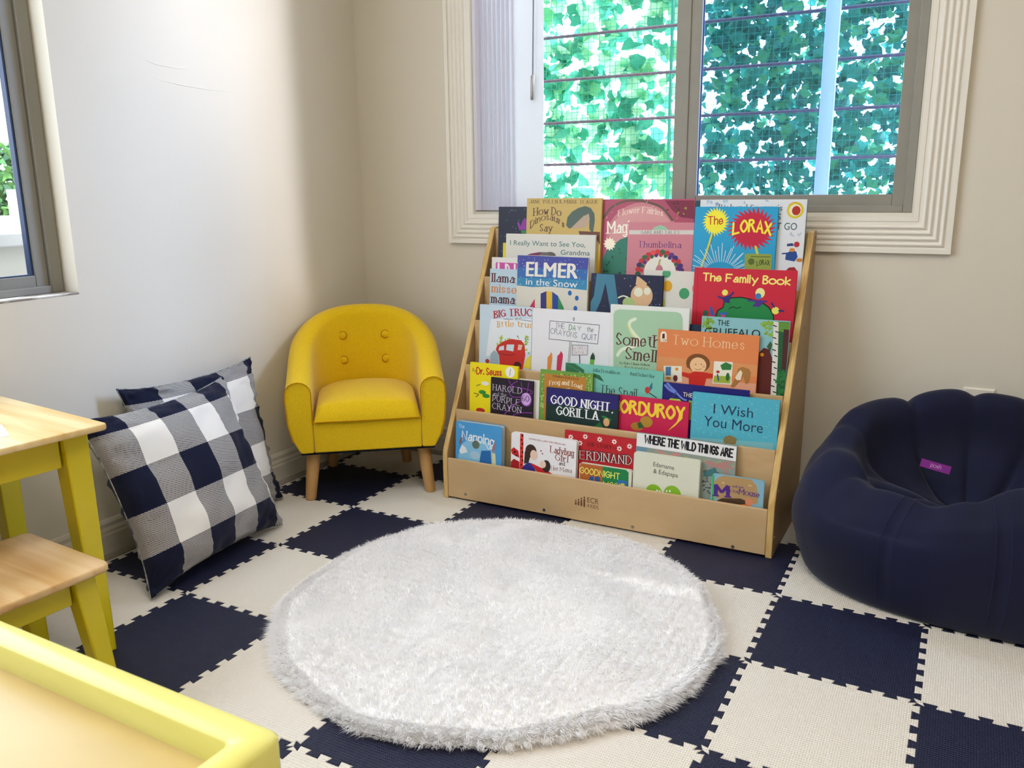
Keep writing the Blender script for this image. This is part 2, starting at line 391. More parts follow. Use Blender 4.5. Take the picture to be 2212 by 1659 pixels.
for k in range(6):
    z = .985+.1335*k; pts = [(-.3+.012*q, 1.42, 0) for q in range(int(1.95/.012))]
    mb = MB(); mb.tube(pts, [.0042 if q % 2 else .0054 for q in range(len(pts))], 6)
    o = mb.build('rebar', MS, smooth=True, loc=(0, 0, z))
    if k < 4: tag(o, names_z[k]+' of the ribbed steel bars crossing outside the back window', 'bar', 'horizontal steel bars outside the window')
    else: tag(o, ('fifth' if k == 4 else 'sixth')+' ribbed steel bar above the picture edge outside the window', 'bar', 'horizontal steel bars outside the window')
wp = MB()
for x in (-.29, 1.68): wp.box((x-.02, 1.40, -.1), (x+.02, 1.44, 2.1))
# garden side
tag(leaf_cloud('hedge', 5200, lambda g: (-3.12-g.uniform(0, .35), g.uniform(-.6, 2.6), g.uniform(.5, 1.2)-.02), .06, [mat('hedge_a', '3f6a3a', .6, .2, trans=.2), mat('hedge_b', '5f8a48', .6, .2, trans=.2), mat('hedge_c', '27462c', .6, .2)], 9, 1.2, (1, 0, 0)), 'clipped green hedge seen through the left window', 'hedge', kind='stuff')
struct(MB().box((-9, -7, -.5), (-.50, 9, -.3)).box((-.5, 1.33, -.5), (9, 9, -.3)).build('outdoor_ground', mat('concrete', 'b9b6b0', .8, .2, noise=(5, 'a7a49e', .3))))
pt = thing('garden_counter', 'pale flat counter just outside the left window', 'counter', (-1.5, .1, -.3))
MB().box((-1.0, -1.2, 1.075), (.85, 1.55, 1.11)).build('counter_top', mat('pale_grey_stone', 'c9ccd2', .5, .3, noise=(12, 'b9bcc4', .3)), pt, bevel=.004)
MB().box((-.96, -1.15, 0), (.80, 1.50, 1.0749)).build('counter_base', mat('white_render', 'd2d2d0', .8, .2), pt)
gc = thing('garden_chair', 'white square-framed chair back in front of the hedge', 'chair', (-2.545, 1.73, -.3), PI)
MB().box((-.02, -.06, 0), (.02, -.03, 1.23)).box((-.02, .42, 0), (.02, .45, 1.23)).box((-.02, -.03, 1.2), (.02, .42, 1.23)).build('back_frame', M_white, gc, bevel=.003)
MB().box((0, -.03, .70), (.45, .42, .73)).build('seat', M_white, gc)
for y in (-.05, .42): MB().box((.41, y, 0), (.44, y+.03, .6999)).build('leg', M_white, gc)

# ------------------------------------------------------------------ wall outlet
OT = thing('wall_outlet', 'white wall outlet plate half hidden behind the bean bag', 'outlet', (1.586, YB-.0005, .288))
def rrect(w, h, r, n=5, cx=0, cy=0):
    P = []
    for sx, sy, a0 in ((1, 1, 0), (-1, 1, 90), (-1, -1, 180), (1, -1, 270)):
        for k in range(n+1):
            a = math.radians(a0+90*k/n); P.append((cx+sx*(w/2-r)+r*math.cos(a), cy+sy*(h/2-r)+r*math.sin(a)))
    return P
q = MB(); q.loops([[(x, 0, z+.057) for x, z in rrect(.072, .116, .003)], [(x, -.004, z+.057) for x, z in rrect(.071, .115, .003)], [(x, -.006, z+.057) for x, z in rrect(.064, .108, .003)]], 0, True, True, True)
q.build('plate', M_white, OT)
for zc in (.080, .034): MB().loops([[(x*1., y_, zc+z) for x, z in rrect(.033, .028, .012)] for y_ in (-.006, -.0085)], 0, True, False, True).build('socket', M_white, OT)
MB().tube([(0, -.006, .057), (0, -.0072, .057)], .003, 10).build('screw', M_steel, OT)

# ------------------------------------------------------------------ book display rack
RX0, RX1, RY = .200, 1.170, .798
LIPS = [(.800, .128), (.857, .265), (.917, .391), (.977, .518), (1.040, .645)]
RK = thing('book_display_rack', 'birch plywood book display rack with five tiers of books facing out', 'bookshelf', (RX0, RY, 0))
RW = RX1-RX0
side = [(.0, 0), (.352, 0), (.352, .793), (.318, .793), (.310, .789), (.003, .150), (0, .140)]
for x0, x1 in ((0, .017), (RW-.017, RW)):
    mb = MB(); mb.prism(side, 0, x0, x1); n = len(side)
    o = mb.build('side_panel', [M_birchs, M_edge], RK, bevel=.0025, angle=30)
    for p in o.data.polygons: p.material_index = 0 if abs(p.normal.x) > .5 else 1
def panel(y, z0, z1, th=.010, nm='tier_panel', m=None):
    mb = MB().box((.0172, y-RY, z0), (RW-.0172, y-RY+th, z1)); return mb.build(nm, m or M_birch, RK, bevel=.002)
panel(.7985, .006, .127, .009, 'front_panel', M_birchp)
for k in range(1, 5):
    y, z = LIPS[k]; panel(y-.006, LIPS[k-1][1]-.096 if k > 1 else .02, z)
panel(1.1085, .548, .788, .010)
for k in range(5):     # ledge the books stand on
    y, z = LIPS[k]; yb = LIPS[k+1][0]-.0062 if k < 4 else 1.1083
    ya = y+.0078 if k == 0 else y+.0042
    zz = .034 if k == 0 else z-.0755
    MB().box((.0172, ya-RY, zz-.012), (RW-.0172, yb-RY, zz)).build('ledge', M_birch, RK)
for y, z in ((1.057, .546), (.983, .42), (1.112, .387), (.914, .292), (.841, .164), (.82, .05), (1.135, .776)):
    MB().tube([(RW, y-RY, z), (RW+.0012, y-RY, z), (RW+.0018, y-RY, z)], [.0042, .0042, .002], 12).build('screw', M_steel, RK)
for x, z in ((.277, .022), (.538, .019), (.803, .017), (1.072, .014)):
    MB().tube([(x-RX0, .0006, z), (x-RX0, -.0008, z), (x-RX0, -.0012, z)], [.0045, .0045, .002], 12).build('screw', M_steel, RK)

# ------------------------------------------------------------------ lettering
GL = {'A':'02 28 42|14 34','B':'02 08|~08 28 37 26 05|~05 25 34 33 22 02','C':'~47 28 06 04 22 43','D':'02 08|~08 28 46 44 22 02','E':'48 08 02 42|05 35','F':'48 08 02|05 35','G':'~47 28 06 04 22 43|43 45 25','H':'02 08|42 48|05 45','I':'02 08','J':'~38 33 12 03','K':'02 08|48 05 42','L':'08 02 42','M':'02 08 34 68 62','N':'02 08 42 48','O':'~28 06 04 22 44 46 28','P':'02 08|~08 28 37 36 24 04','Q':'~28 06 04 22 44 46 28|34 41','R':'02 08|~08 28 37 26 05|25 42','S':'~37 18 06 15 24 33 12 03','T':'08 48|28 22','U':'~08 04 22 44 48','V':'08 22 48','W':'08 12 36 52 68','X':'08 42|48 02','Y':'08 25 48|25 22','Z':'08 48 02 42',
'a':'~15 26 35 33|35 32|~34 14 03 12 33','b':'08 02|~05 26 35 33 22 03','c':'~35 16 04 12 33','d':'38 32|~35 16 05 03 12 33','e':'04 34|~34 26 05 03 12 33','f':'~38 17 15 12|06 26','g':'~35 16 05 03 12 33|36 31|~31 20 01','h':'08 02|~05 26 35 32','i':'06 02|07 08','k':'08 02|36 04 32','l':'08 02','m':'06 02|~05 16 25 22|~25 36 45 42','n':'06 02|~05 26 35 32','o':'~26 05 03 22 43 45 26','p':'06 00|~05 26 35 33 22 03','r':'06 02|~04 15 26','s':'~25 16 05 14 23 12 03','t':'17 13 22|06 26','u':'~06 03 12 33|36 32','v':'06 22 46','w':'06 12 25 32 46','x':'06 32|36 02','y':'06 23|46 10','z':'06 36 02 32','&':'~42 07 18 27 04 12 33','6':'~38 06 03 22 33 25 04','0':'~28 06 04 22 44 46 28',',':'12 01','.':'02 03',"'":'08 07','4':'38 04 44|38 32'}
def crom(P, n=6):
    cl = P[0] == P[-1]; Q = []
    for i in range(len(P)-1):
        p0 = P[i-1] if i > 0 else (P[-2] if cl else P[0]); p3 = P[i+2] if i+2 < len(P) else (P[1] if cl else P[-1]); p1, p2 = P[i], P[i+1]
        for k in range(n):
            t = k/n; Q.append(tuple(.5*(2*p1[d]+(p2[d]-p0[d])*t+(2*p0[d]-5*p1[d]+4*p2[d]-p3[d])*t*t+(3*p1[d]-p0[d]-3*p2[d]+p3[d])*t**3) for d in (0, 1)))
    return Q+[P[-1]]
def stroke_text(s, serif):
    """list of (polyline, endcaps) in units of cap height 1, plus width"""
    x = 0; out = []
    for ch in s:
        if ch == ' ': x += 2.4; continue
        g = GL.get(ch, GL.get(ch.upper(), '02 08')); w = 0
        for st in g.split('|'):
            sm = st[0] == '~'; P = [(int(a[0]), int(a[1])-2) for a in st.strip('~').split()]
            w = max([w]+[p[0] for p in P]); Q = crom(P) if sm else P
            out.append([((x+p[0])/6, p[1]/6) for p in Q]+[sm])
        x += w+(1.5 if not serif else 1.9)
    return out, max(x-1.5, 1)/6
BF = {}
def sans_mesh(s):
    if s in BF: return BF[s]
    cu = bpy.data.curves.new('t', 'FONT'); cu.body = s; cu.resolution_u = 3; o = bpy.data.objects.new('t', cu); COL.objects.link(o)
    dg = bpy.context.evaluated_depsgraph_get(); me = o.evaluated_get(dg).to_mesh()
    v = [(a.co.x, a.co.y) for a in me.vertices]; f = [tuple(p.vertices) for p in me.polygons]
    o.evaluated_get(dg).to_mesh_clear(); bpy.data.objects.remove(o); bpy.data.curves.remove(cu)
    BF[s] = (v, f); return BF[s]
class Cover:
    """flat printing on a face: x right, y up, thin layers on top of each other"""
    def __init__(s, w, h): s.mb = MB(); s.w = w; s.h = h; s.z = .0001; s.cols = []
    def ci(s, c):
        if c not in s.cols: s.cols.append(c)
        return s.cols.index(c)
    def clipped(s, P):       # keep printing on the cover
        def cut(P, ax, lim, keep):
            out = []
            for i in range(len(P)):
                a, b = P[i-1], P[i]; ia, ib = keep(a[ax], lim), keep(b[ax], lim)
                if ia != ib:
                    t = (lim-a[ax])/(b[ax]-a[ax]); out.append((a[0]+(b[0]-a[0])*t, a[1]+(b[1]-a[1])*t))
                if ib: out.append(b)
            return out
        for ax, lim, k in ((0, .0006, lambda v, l: v >= l), (0, s.w-.0006, lambda v, l: v <= l), (1, .0006, lambda v, l: v >= l), (1, s.h-.0006, lambda v, l: v <= l)):
            if not P: return P
            P = cut(P, ax, lim, k)
        return P
    def poly(s, P, c):
        P = s.clipped(P)
        if len(P) > 2: s.mb.add([(x, -s.z, y) for x, y in P], [tuple(range(len(P)))], s.ci(c))
    def seg(s, a, b, wa, wb, c):
        d = Vector(b)-Vector(a)
        if d.length < 1e-7: return
        n = Vector((-d.y, d.x)).normalized()
        s.poly([tuple(Vector(a)-n*wa/2), tuple(Vector(b)-n*wb/2), tuple(Vector(b)+n*wb/2), tuple(Vector(a)+n*wa/2)], c)
    def dot(s, p, r, c, ry=None, n=10): s.poly([(p[0]+r*math.cos(2*PI*k/n), p[1]+(ry or r)*math.sin(2*PI*k/n)) for k in range(n)], c)
    def nudge(s, k): s.z0 = getattr(s, 'z0', 0); s.z += (k % 4)*.000006-s.z0; s.z0 = (k % 4)*.000006
    def ribbon(s, P, W_, c, caps=True):
        """one strip of quads along P (no overlapping faces), widths W_, half-round ends"""
        P = [Vector(p) for p in P]; Q = [P[0]]; Wd = [W_[0]]
        for p, w in zip(P[1:], W_[1:]):
            if (p-Q[-1]).length > 1e-6: Q.append(p); Wd.append(w)
        if len(Q) < 2: return
        cl = (Q[0]-Q[-1]).length < 1e-6 and len(Q) > 3; n = len(Q); Lp, Rp = [], []
        for i in range(n):
            d1 = (Q[i]-Q[i-1]) if i > 0 else ((Q[-1]-Q[-2]) if cl else Q[1]-Q[0]); d2 = (Q[i+1]-Q[i]) if i < n-1 else ((Q[1]-Q[0]) if cl else d1)
            d1 = d1.normalized(); d2 = d2.normalized(); n1 = Vector((-d1.y, d1.x)); n2 = Vector((-d2.y, d2.x)); k = n1+n2
            if k.length < .1: k = n1*2
            m = k.normalized(); h = Wd[i]/2/max(.55, k.length/2); Lp.append(Q[i]+m*h); Rp.append(Q[i]-m*h)
        for i in range(n-1): s.poly([tuple(Rp[i]), tuple(Rp[i+1]), tuple(Lp[i+1]), tuple(Lp[i])], c)
        if caps and not cl:
            for e, (a, b, d) in enumerate(((Lp[0], Rp[0], Q[0]-Q[1]), (Rp[-1], Lp[-1], Q[-1]-Q[-2]))):
                ctr = (a+b)/2; v = a-ctr; d = d.normalized()*v.length
                s.poly([tuple(ctr+v*math.cos(PI*k/6)+d*math.sin(PI*k/6)) for k in range(7)], c)
    def line(s, P, w, c, caps=True): s.ribbon(P, [w]*len(P), c, caps)
    def text(s, st, a, b, cap, font, arc, c, wt=1.8):
        a, b = Vector(a), Vector(b); L = (b-a).length; u = (b-a)/L; n = Vector((-u.y, u.x))
        def place(x, y):
            t = x; k = n*(y*cap+arc*4*t*(1-t)); sl = 0
            return tuple(a+u*(t*L)+k)
        if font == 'sans':
            v, f = sans_mesh(st); x0 = min(p[0] for p in v); x1 = max(p[0] for p in v); capu = .694
            if not any(ch.isupper() or ch in 'bdfhkl' for ch in st): capu = .53
            P = [place((x-x0)/(x1-x0), y/capu) for x, y in v]
            for q in f: s.poly([P[i] for i in q], c)
            if wt > 1.9:      # bolder
                for dx in (-.045, .045):
                    s.nudge(1 if dx < 0 else 2)
                    for q in f: s.poly([(P[i][0]+dx*cap, P[i][1]+dx*cap*.3) for i in q], c)
            return
        serif = font == 'serif'; wt = max(wt, 2.5) if cap < .0065 else wt; S_, w = stroke_text(st, serif)
        th = cap*.07*wt; tn = th*(.42 if serif else 1)
        for si, P in enumerate(S_):
            s.nudge(si); sm = P[-1]; P = [place(x/w, y) for x, y in P[:-1]]; ws = []
            if not serif: s.ribbon(P, [th]*len(P), c); continue
            segs = []
            for p, q in zip(P, P[1:]):
                d = Vector(q)-Vector(p); L_ = max(d.length, 1e-9); k = abs(d.dot(n))/L_; segs.append(tn+(th-tn)*k*k)
            if sm:
                ws = [segs[0]]+[(a_+b_)/2 for a_, b_ in zip(segs, segs[1:])]+[segs[-1]]; s.ribbon(P, ws, c)
            else:
                for j, (p, q) in enumerate(zip(P, P[1:])): s.nudge(si+j); s.ribbon([p, q], [segs[j]]*2, c, False)
            if not sm and cap > .0035:
                s.nudge(si+2)
                for p, q in ((P[0], P[1]), (P[-1], P[-2])):
                    d = Vector(q)-Vector(p)
                    if abs(d.dot(n)) > .8*d.length and d.length > cap*.25:
                        e = u*(cap*.16+th*.4); s.seg(tuple(Vector(p)-e), tuple(Vector(p)+e), tn*.9, tn*.9, c)
        s.nudge(0)
    def layer(s): s.nudge(0); s.z += .00003
FN = {'serif': 'serif', 'hand': 'hand', 'sans': 'sans'}
def draw(cv, items, seed):
    g = random.Random(seed)
    for it in items:
        k = it[0]; cv.layer()
        mm = lambda p: (p[0]/1000, p[1]/1000)
        if k == 'T':
            c, st, a, b, cap, font, arc = it[1:8]; wt = it[8] if len(it) > 8 else (1.8 if font != 'serif' else 1.9)
            cv.text(st, mm(a), mm(b), cap/1000, font, arc/1000, c, wt)
        elif k == 'P': cv.poly([mm(p) for p in it[2]], it[1])
        elif k == 'E': cv.dot(mm(it[2]), it[3]/1000, it[1], it[4]/1000, 28)
        elif k == 'L':
            P = [mm(p) for p in it[3]]; cv.line(crom(P, 4) if len(P) > 2 and P[0] != P[-1] else P, it[2]/1000, it[1])
        elif k == 'S':
            q = [mm(p) for p in it[4]]; sz = it[2]/1000
            for _ in range(it[3]):
                cv.nudge(_)
                u, v = g.random(), g.random()
                x = (q[0][0]*(1-u)+q[1][0]*u)*(1-v)+(q[2][0]*(1-u)+q[3][0]*u)*v; y = (q[0][1]*(1-u)+q[1][1]*u)*(1-v)+(q[2][1]*(1-u)+q[3][1]*u)*v
                a = g.uniform(0, PI); l = sz*g.uniform(.35, .8); w = sz*g.uniform(.18, .4)
                ca, sa = math.cos(a), math.sin(a)
                cv.poly([(x-l*ca, y-l*sa), (x+w*sa, y-w*ca), (x+l*ca, y+l*sa), (x-w*sa, y+w*ca)], it[1])
        elif k == 'B':
            c0, rx, ry, n = mm(it[2]), it[3]/1000, it[4]/1000, it[5]
            P = []
            for i in range(2*n):
                a = PI*i/n; rr = 1.0+.10*g.random() if i % 2 == 0 else .74
                if n < 10: rr = 1 if i % 2 == 0 else .6
                a2 = a+(.12 if i % 2 == 0 and n > 16 else 0); P.append((c0[0]+rx*rr*math.cos(a2), c0[1]+ry*rr*math.sin(a2)))
            for i in range(2*n): cv.poly([c0, P[i], P[(i+1) % (2*n)]], it[1])
def finish_cover(cv, name, parent, loc=(0, 0, 0), rot=None, base=None):
    mats = [print_mat(c) for c in cv.cols]
    o = cv.mb.build(name, mats, parent, recalc=False)
    o.location = loc
    if rot: o.rotation_euler = rot
    return o

# logo and name burned into the rack's front panel
cv = Cover(.11, .05)
for i, (h0, h1) in enumerate(((.010, .020), (.010, .024), (.009, .029), (.008, .034))):
    x = .006+i*.0085; cv.line([(x, h0), (x, h1-.006)], .0052, '6b4a30'); cv.dot((x, h1), .0026, '6b4a30')
cv.text('ECR', (.040, .021), (.074, .0205), .0155, 'sans', 0, '6b4a30'); cv.text('4 KIDS', (.040, .0068), (.074, .006), .0105, 'sans', 0, '6b4a30')
o = finish_cover(cv, 'burned_logo', RK, (.630-RX0, .0002, .0435))

# ------------------------------------------------------------------ books
BOOKS = [
["picture_book","hard","dark teal picture book almost hidden behind the white cloud-patterned one on the top tier",0.8583,1.0684,0.57,0.2932,0.3005,0.006,"1f4a52",5,[]],
["picture_book","hard","navy picture book with confetti specks, top left corner of the rack",0.244,1.0684,0.57,0.2,0.284,0.01,"141a33",5,[["S","35a8a0",4.2,14,[[6.7,277.7],[93.0,277.8],[10.2,125.9],[97.2,128.4]]],["S","c9d2e6",2.2,14,[[6.7,277.7],[93.0,277.8],[10.2,125.9],[97.2,128.4]]],["P","8a2f9c",[[64.0,236.3],[70.3,239.1],[75.5,225.3],[84.4,244.8],[90.6,250.3],[98.6,244.9],[99.5,215.9],[72.6,214.2]]],["E","2f7d4a",[90.2,208.9],12.4,5.5]]],
["picture_book","hard","gold picture book lettered in dark brown, left of the top tier",0.3457,1.0587,0.57,0.2419,0.3089,0.009,"c9ad62",5,[["T","33261f","JANE YOLEN & MARK TEAGUE",[8.3,294.4],[231.1,292.8],10.2,"serif",0],["T","4a1d1d","How Do",[23.4,257.7],[113.6,256.8],21.8,"serif",4.1],["T","4a1d1d","Dinosaurs",[13.6,220.7],[125.3,222.1],19.2,"serif",24.7],["T","4a1d1d","Say",[46.4,212.9],[86.4,212.1],20.4,"serif",0],["P","4f6258",[[131.0,230.2],[134.6,254.3],[148.9,270.3],[169.1,281.0],[189.4,286.3],[207.1,281.0],[219.3,265.3],[221.6,244.3],[217.3,208.6],[205.3,219.1],[204.1,246.8],[187.6,259.9],[156.4,227.8],[141.8,220.9]]],["P","b9a28c",[[144.8,221.0],[181.9,254.6],[201.9,265.2],[205.6,246.8],[194.8,225.5],[168.5,222.6]]],["P","6b3f2c",[[171.7,214.6],[238.8,212.9],[240.4,176.0],[231.2,189.0],[201.5,204.4],[175.1,204.0]]],["P","c8a417",[[232.6,155.9],[243.8,162.8],[246.7,96.4],[235.1,96.0]]]]],
["picture_book","hard","rose pink picture book with wreath border, behind the pink one on the top tier",0.5837,1.0684,0.57,0.2732,0.3052,0.009,"b0506a",5,[["E","c98189",[123.5,190.9],108.1,105.5],["E","d59a9c",[123.5,190.9],97.8,95.3],["L","6a5248",6.6,[[5.3,252.0],[28.3,280.9],[62.7,297.7],[100.0,301.5],[138.6,296.3],[179.9,281.0],[211.0,248.3]]],["P","2f7a66",[[7.4,135.6],[22.1,162.6],[60.6,192.4],[85.5,200.6],[91.1,85.3],[9.7,82.2]]],["S","1d4a3a",8.0,14,[[8.9,168.9],[82.8,170.6],[12.4,89.0],[86.5,91.8]]],["P","7d2944",[[186.8,301.2],[270.7,301.0],[273.7,251.3],[234.3,256.0],[209.5,274.8]]],["S","4b2a2c",7.6,10,[[192.3,298.7],[244.9,298.5],[194.4,260.8],[247.1,261.1]]],["S","a9993f",7.5,6,[[213.1,281.1],[259.0,281.1],[215.1,245.8],[261.0,246.2]]],["T","f0d9cf","Flower Fairies",[52.0,257.5],[183.8,258.3],16.9,"serif",9.1],["T","fbf6ea","Magic",[21.5,208.8],[104.4,212.6],34.2,"serif",0],["B","fff7e0",[28.6,178.6],18.5,18.5,12],["S","e6a9b4",3.9,25,[[3.1,301.7],[165.4,301.3],[8.0,188.8],[171.2,191.8]]]]],
["thin_book","hard","thin yellow book, only a sliver showing left of the white book lettered in teal",0.2644,1.0626,0.57,0.074,0.1759,0.003,"e3d321",5,[]],
["picture_book","hard","white picture book with teal title, front of the top tier at left",0.2824,1.049,0.57,0.2936,0.2045,0.009,"d9d8d2",5,[["T","126a6a","I Really Want to See You,",[13.7,170.4],[261.7,169.0],14.6,"sans",0],["T","126a6a","Grandma",[183.9,145.7],[277.2,145.5],14.2,"sans",0],["P","7a2350",[[59.2,135.4],[82.5,145.7],[113.4,151.3],[144.2,151.4],[161.4,138.3]]],["E","5f5a58",[149.1,142.0],19.1,10.9],["E","6c6664",[130.7,142.9],16.4,8.2]]],
["picture_book","hard","pink picture book with a fruit wreath and purple title, top tier",0.6708,1.0587,0.57,0.19,0.2421,0.008,"cd828f",5,[["P","d5d0cb",[[2.5,219.3],[191.1,221.8],[191.8,210.0],[3.1,207.7]]],["T","4a3f4a","GARLAND TALES",[38.9,209.5],[150.2,210.6],8.4,"serif",0],["P","9cc5a8",[[71.0,220.2],[76.0,228.0],[85.2,231.9],[93.2,234.5],[102.6,232.1],[112.2,227.1],[116.6,220.8]]],["T","43197a","Thumbelina",[32.5,172.0],[156.3,172.9],16.8,"serif",0.0,1.5],["E","e8e6dd",[98.9,102.9],46.3,48.9],["E","9c2130",[161.5,99.4],8.3,7.0],["E","4d2c78",[160.6,112.0],8.3,7.0],["E","4d2c78",[156.8,124.1],8.3,7.0],["E","c12c35",[150.3,135.2],8.3,7.0],["E","3c2c70",[141.3,144.8],8.3,7.0],["E","5c3684",[130.2,152.4],8.3,7.0],["E","c12c35",[117.6,157.7],8.3,7.0],["E","2d6340",[104.0,160.3],8.3,7.0],["E","d43a3a",[90.2,160.3],8.3,7.0],["E","e0504a",[76.6,157.4],8.4,7.1],["E","c8303a",[64.1,151.9],8.4,7.1],["E","2d6a44",[53.2,144.0],8.4,7.1],["E","c8323a",[44.4,134.0],8.4,7.1],["E","2b2f66",[38.3,122.5],8.5,7.2],["E","c22f33",[35.1,110.0],8.5,7.2],["E","2d5a3a",[35.0,97.1],8.5,7.2],["E","c12c35",[152.2,104.8],5.1,5.1],["E","4d2c78",[149.9,116.7],5.1,5.1],["E","2d6340",[144.5,127.8],5.1,5.1],["E","c12c35",[136.2,137.3],5.1,5.1],["E","4d2c78",[125.6,144.8],5.1,5.1],["E","2d6340",[113.3,149.7],5.1,5.1],["E","c12c35",[100.1,151.7],5.1,5.1],["E","4d2c78",[86.7,150.6],5.1,5.1],["E","2d6340",[74.0,146.6],5.2,5.2],["E","c12c35",[62.8,139.9],5.2,5.2],["E","4d2c78",[53.8,130.8],5.2,5.2],["E","2d6340",[47.6,119.9],5.2,5.2],["E","c12c35",[44.6,107.9],5.2,5.2],["L","c5a24f",3.9,[[98.3,138.9],[94.1,115.6],[103.3,95.3]]],["E","c27a8a",[97.2,109.3],10.3,15.5]]],
["picture_book","hard","white picture book with pale clouds and round gold seal, right of the top tier",0.8749,1.0587,0.57,0.2766,0.3031,0.009,"dde2e8",5,[["S","a9c3dc",14.7,8,[[7.9,301.0],[179.5,300.6],[8.8,286.3],[180.6,286.3]]],["T","23284a","Richard Scarry's",[51.1,275.3],[216.7,274.6],14.7,"serif",0],["T","1f4f52","CARS",[159.1,252.9],[213.8,250.9],15.6,"sans",0.0,1],["T","1f4f52","THAT GO",[160.9,226.5],[256.4,225.4],18.0,"sans",0.0,1],["E","d9c531",[249.1,275.8],21.1,21.1],["E","e9e3c9",[249.1,275.8],15.2,15.2],["E","b03022",[251.5,274.6],10.6,11.7],["L","c8462f",0.9,[[231.9,288.7],[245.3,295.7],[261.9,288.7]]],["P","234a94",[[234.1,165.6],[245.3,171.9],[259.3,171.0],[263.9,156.9],[256.7,144.8],[233.0,148.8]]],["E","d98a3a",[248.6,174.3],7.1,4.8],["E","b02a3a",[259.1,188.8],7.1,7.1],["P","28457e",[[234.7,189.5],[248.4,192.1],[252.5,185.1],[235.1,183.5]]],["L","28457e",3.6,[[224.8,164.2],[238.8,165.7]]],["E","c9822e",[269.1,148.7],8.3,4.8],["S","b7c6d6",8.3,5,[[221.0,216.6],[267.3,217.3],[221.8,204.7],[268.2,205.5]]],["P","9c2a35",[[236.3,120.2],[243.9,128.8],[257.7,130.5],[265.4,121.2]]]]],
["picture_book","hard","bright blue picture book with yellow and crimson tufted shapes, top tier at right",0.8648,1.049,0.57,0.2186,0.2847,0.009,"269fd0",5,[["B","f4ea3c",[56.9,245.1],35.4,37.9,26],["B","c62245",[153.9,226.7],62.3,55.2,30],["T","b5222c","The",[37.2,237.6],[76.0,239.2],20.9,"hand",0],["T","f2e93c","LORAX",[104.9,212.8],[202.7,211.9],29.2,"hand",8.5,2.6],["L","d9d24a",4.9,[[48.8,213.1],[38.8,170.9],[24.0,120.6]]],["L","4a5a2a",1.2,[[52.6,213.2],[42.6,171.0],[27.8,120.8]]],["L","cfd24a",6.0,[[166.7,181.2],[174.2,159.7]]],["L","bfe0f0",2.0,[[119.0,117.4],[147.4,124.3]]],["L","bfe0f0",2.0,[[117.3,121.1],[153.3,138.1]]],["L","bfe0f0",2.0,[[115.0,124.5],[157.6,143.3]]],["L","bfe0f0",2.0,[[112.0,127.8],[135.4,144.8]]],["L","bfe0f0",2.0,[[108.5,130.7],[135.9,163.7]]],["L","bfe0f0",2.0,[[104.5,133.3],[135.0,163.6]]],["L","bfe0f0",2.0,[[100.0,135.5],[114.9,160.4]]],["L","bfe0f0",2.0,[[95.1,137.2],[109.8,181.6]]],["L","bfe0f0",2.0,[[90.0,138.6],[103.6,176.1]]],["L","bfe0f0",2.0,[[84.6,139.4],[88.7,168.5]]],["L","bfe0f0",2.0,[[79.1,139.8],[78.8,188.9]]],["L","bfe0f0",2.0,[[73.6,139.6],[68.1,178.9]]],["L","bfe0f0",2.0,[[68.1,139.0],[60.6,167.9]]],["L","bfe0f0",2.0,[[62.8,137.8],[47.2,184.4]]],["L","bfe0f0",2.0,[[57.7,136.2],[33.5,171.4]]],["L","bfe0f0",2.0,[[53.0,134.2],[34.8,158.6]]],["L","bfe0f0",2.0,[[48.7,131.7],[19.8,168.7]]],["L","bfe0f0",2.0,[[44.8,128.9],[5.2,154.4]]],["L","bfe0f0",2.0,[[41.5,125.7],[15.2,141.9]]],["L","bfe0f0",2.0,[[38.9,122.3],[1.0,143.8]]],["L","bfe0f0",2.0,[[36.9,118.6],[-12.4,130.5]]],["L","bfe0f0",2.0,[[35.6,114.8],[5.1,120.1]]],["P","93a44a",[[140.3,160.0],[143.8,162.5],[207.4,163.0],[211.2,159.5],[212.0,115.0],[142.3,112.4]]],["T","2b3420","LORAX",[173.7,131.8],[205.9,134.0],12.1,"hand",2.4],["L","4a5a2a",1.8,[[156.4,155.5],[206.7,155.7]]],["E","5b6d34",[158.5,142.2],8.5,8.5]]],
["picture_book","hard","white book with a pink lettered box, rear left of the fourth tier",0.2533,1.0054,0.443,0.16,0.2627,0.007,"dfdcda",4,[["P","c64c9e",[[13.3,245.1],[16.5,248.0],[97.4,246.4],[98.5,205.2],[14.1,207.5]]],["L","e8e2e4",6.9,[[23.0,244.0],[23.6,216.2]]],["L","e8e2e4",6.9,[[48.6,242.1],[49.4,210.2]]],["L","e8e2e4",5.5,[[48.6,242.1],[56.6,238.2],[60.1,225.8],[57.3,210.5]]],["L","e8e2e4",6.9,[[78.7,241.7],[79.6,207.2]]]]],
["picture_book","hard","pale blue book with stacked maroon and orange words, left of the fourth tier",0.2531,0.9957,0.443,0.19,0.2293,0.004,"b5cddd",4,[["T","57141c","llama",[8.1,190.0],[83.9,189.6],25.1,"serif",0.0,2.6],["T","d27a28","misses",[8.0,159.1],[109.9,157.0],23.8,"serif",0.0,2.4],["T","57141c","mama",[7.1,126.7],[85.6,126.7],25.3,"serif",0.0,2.6]]],
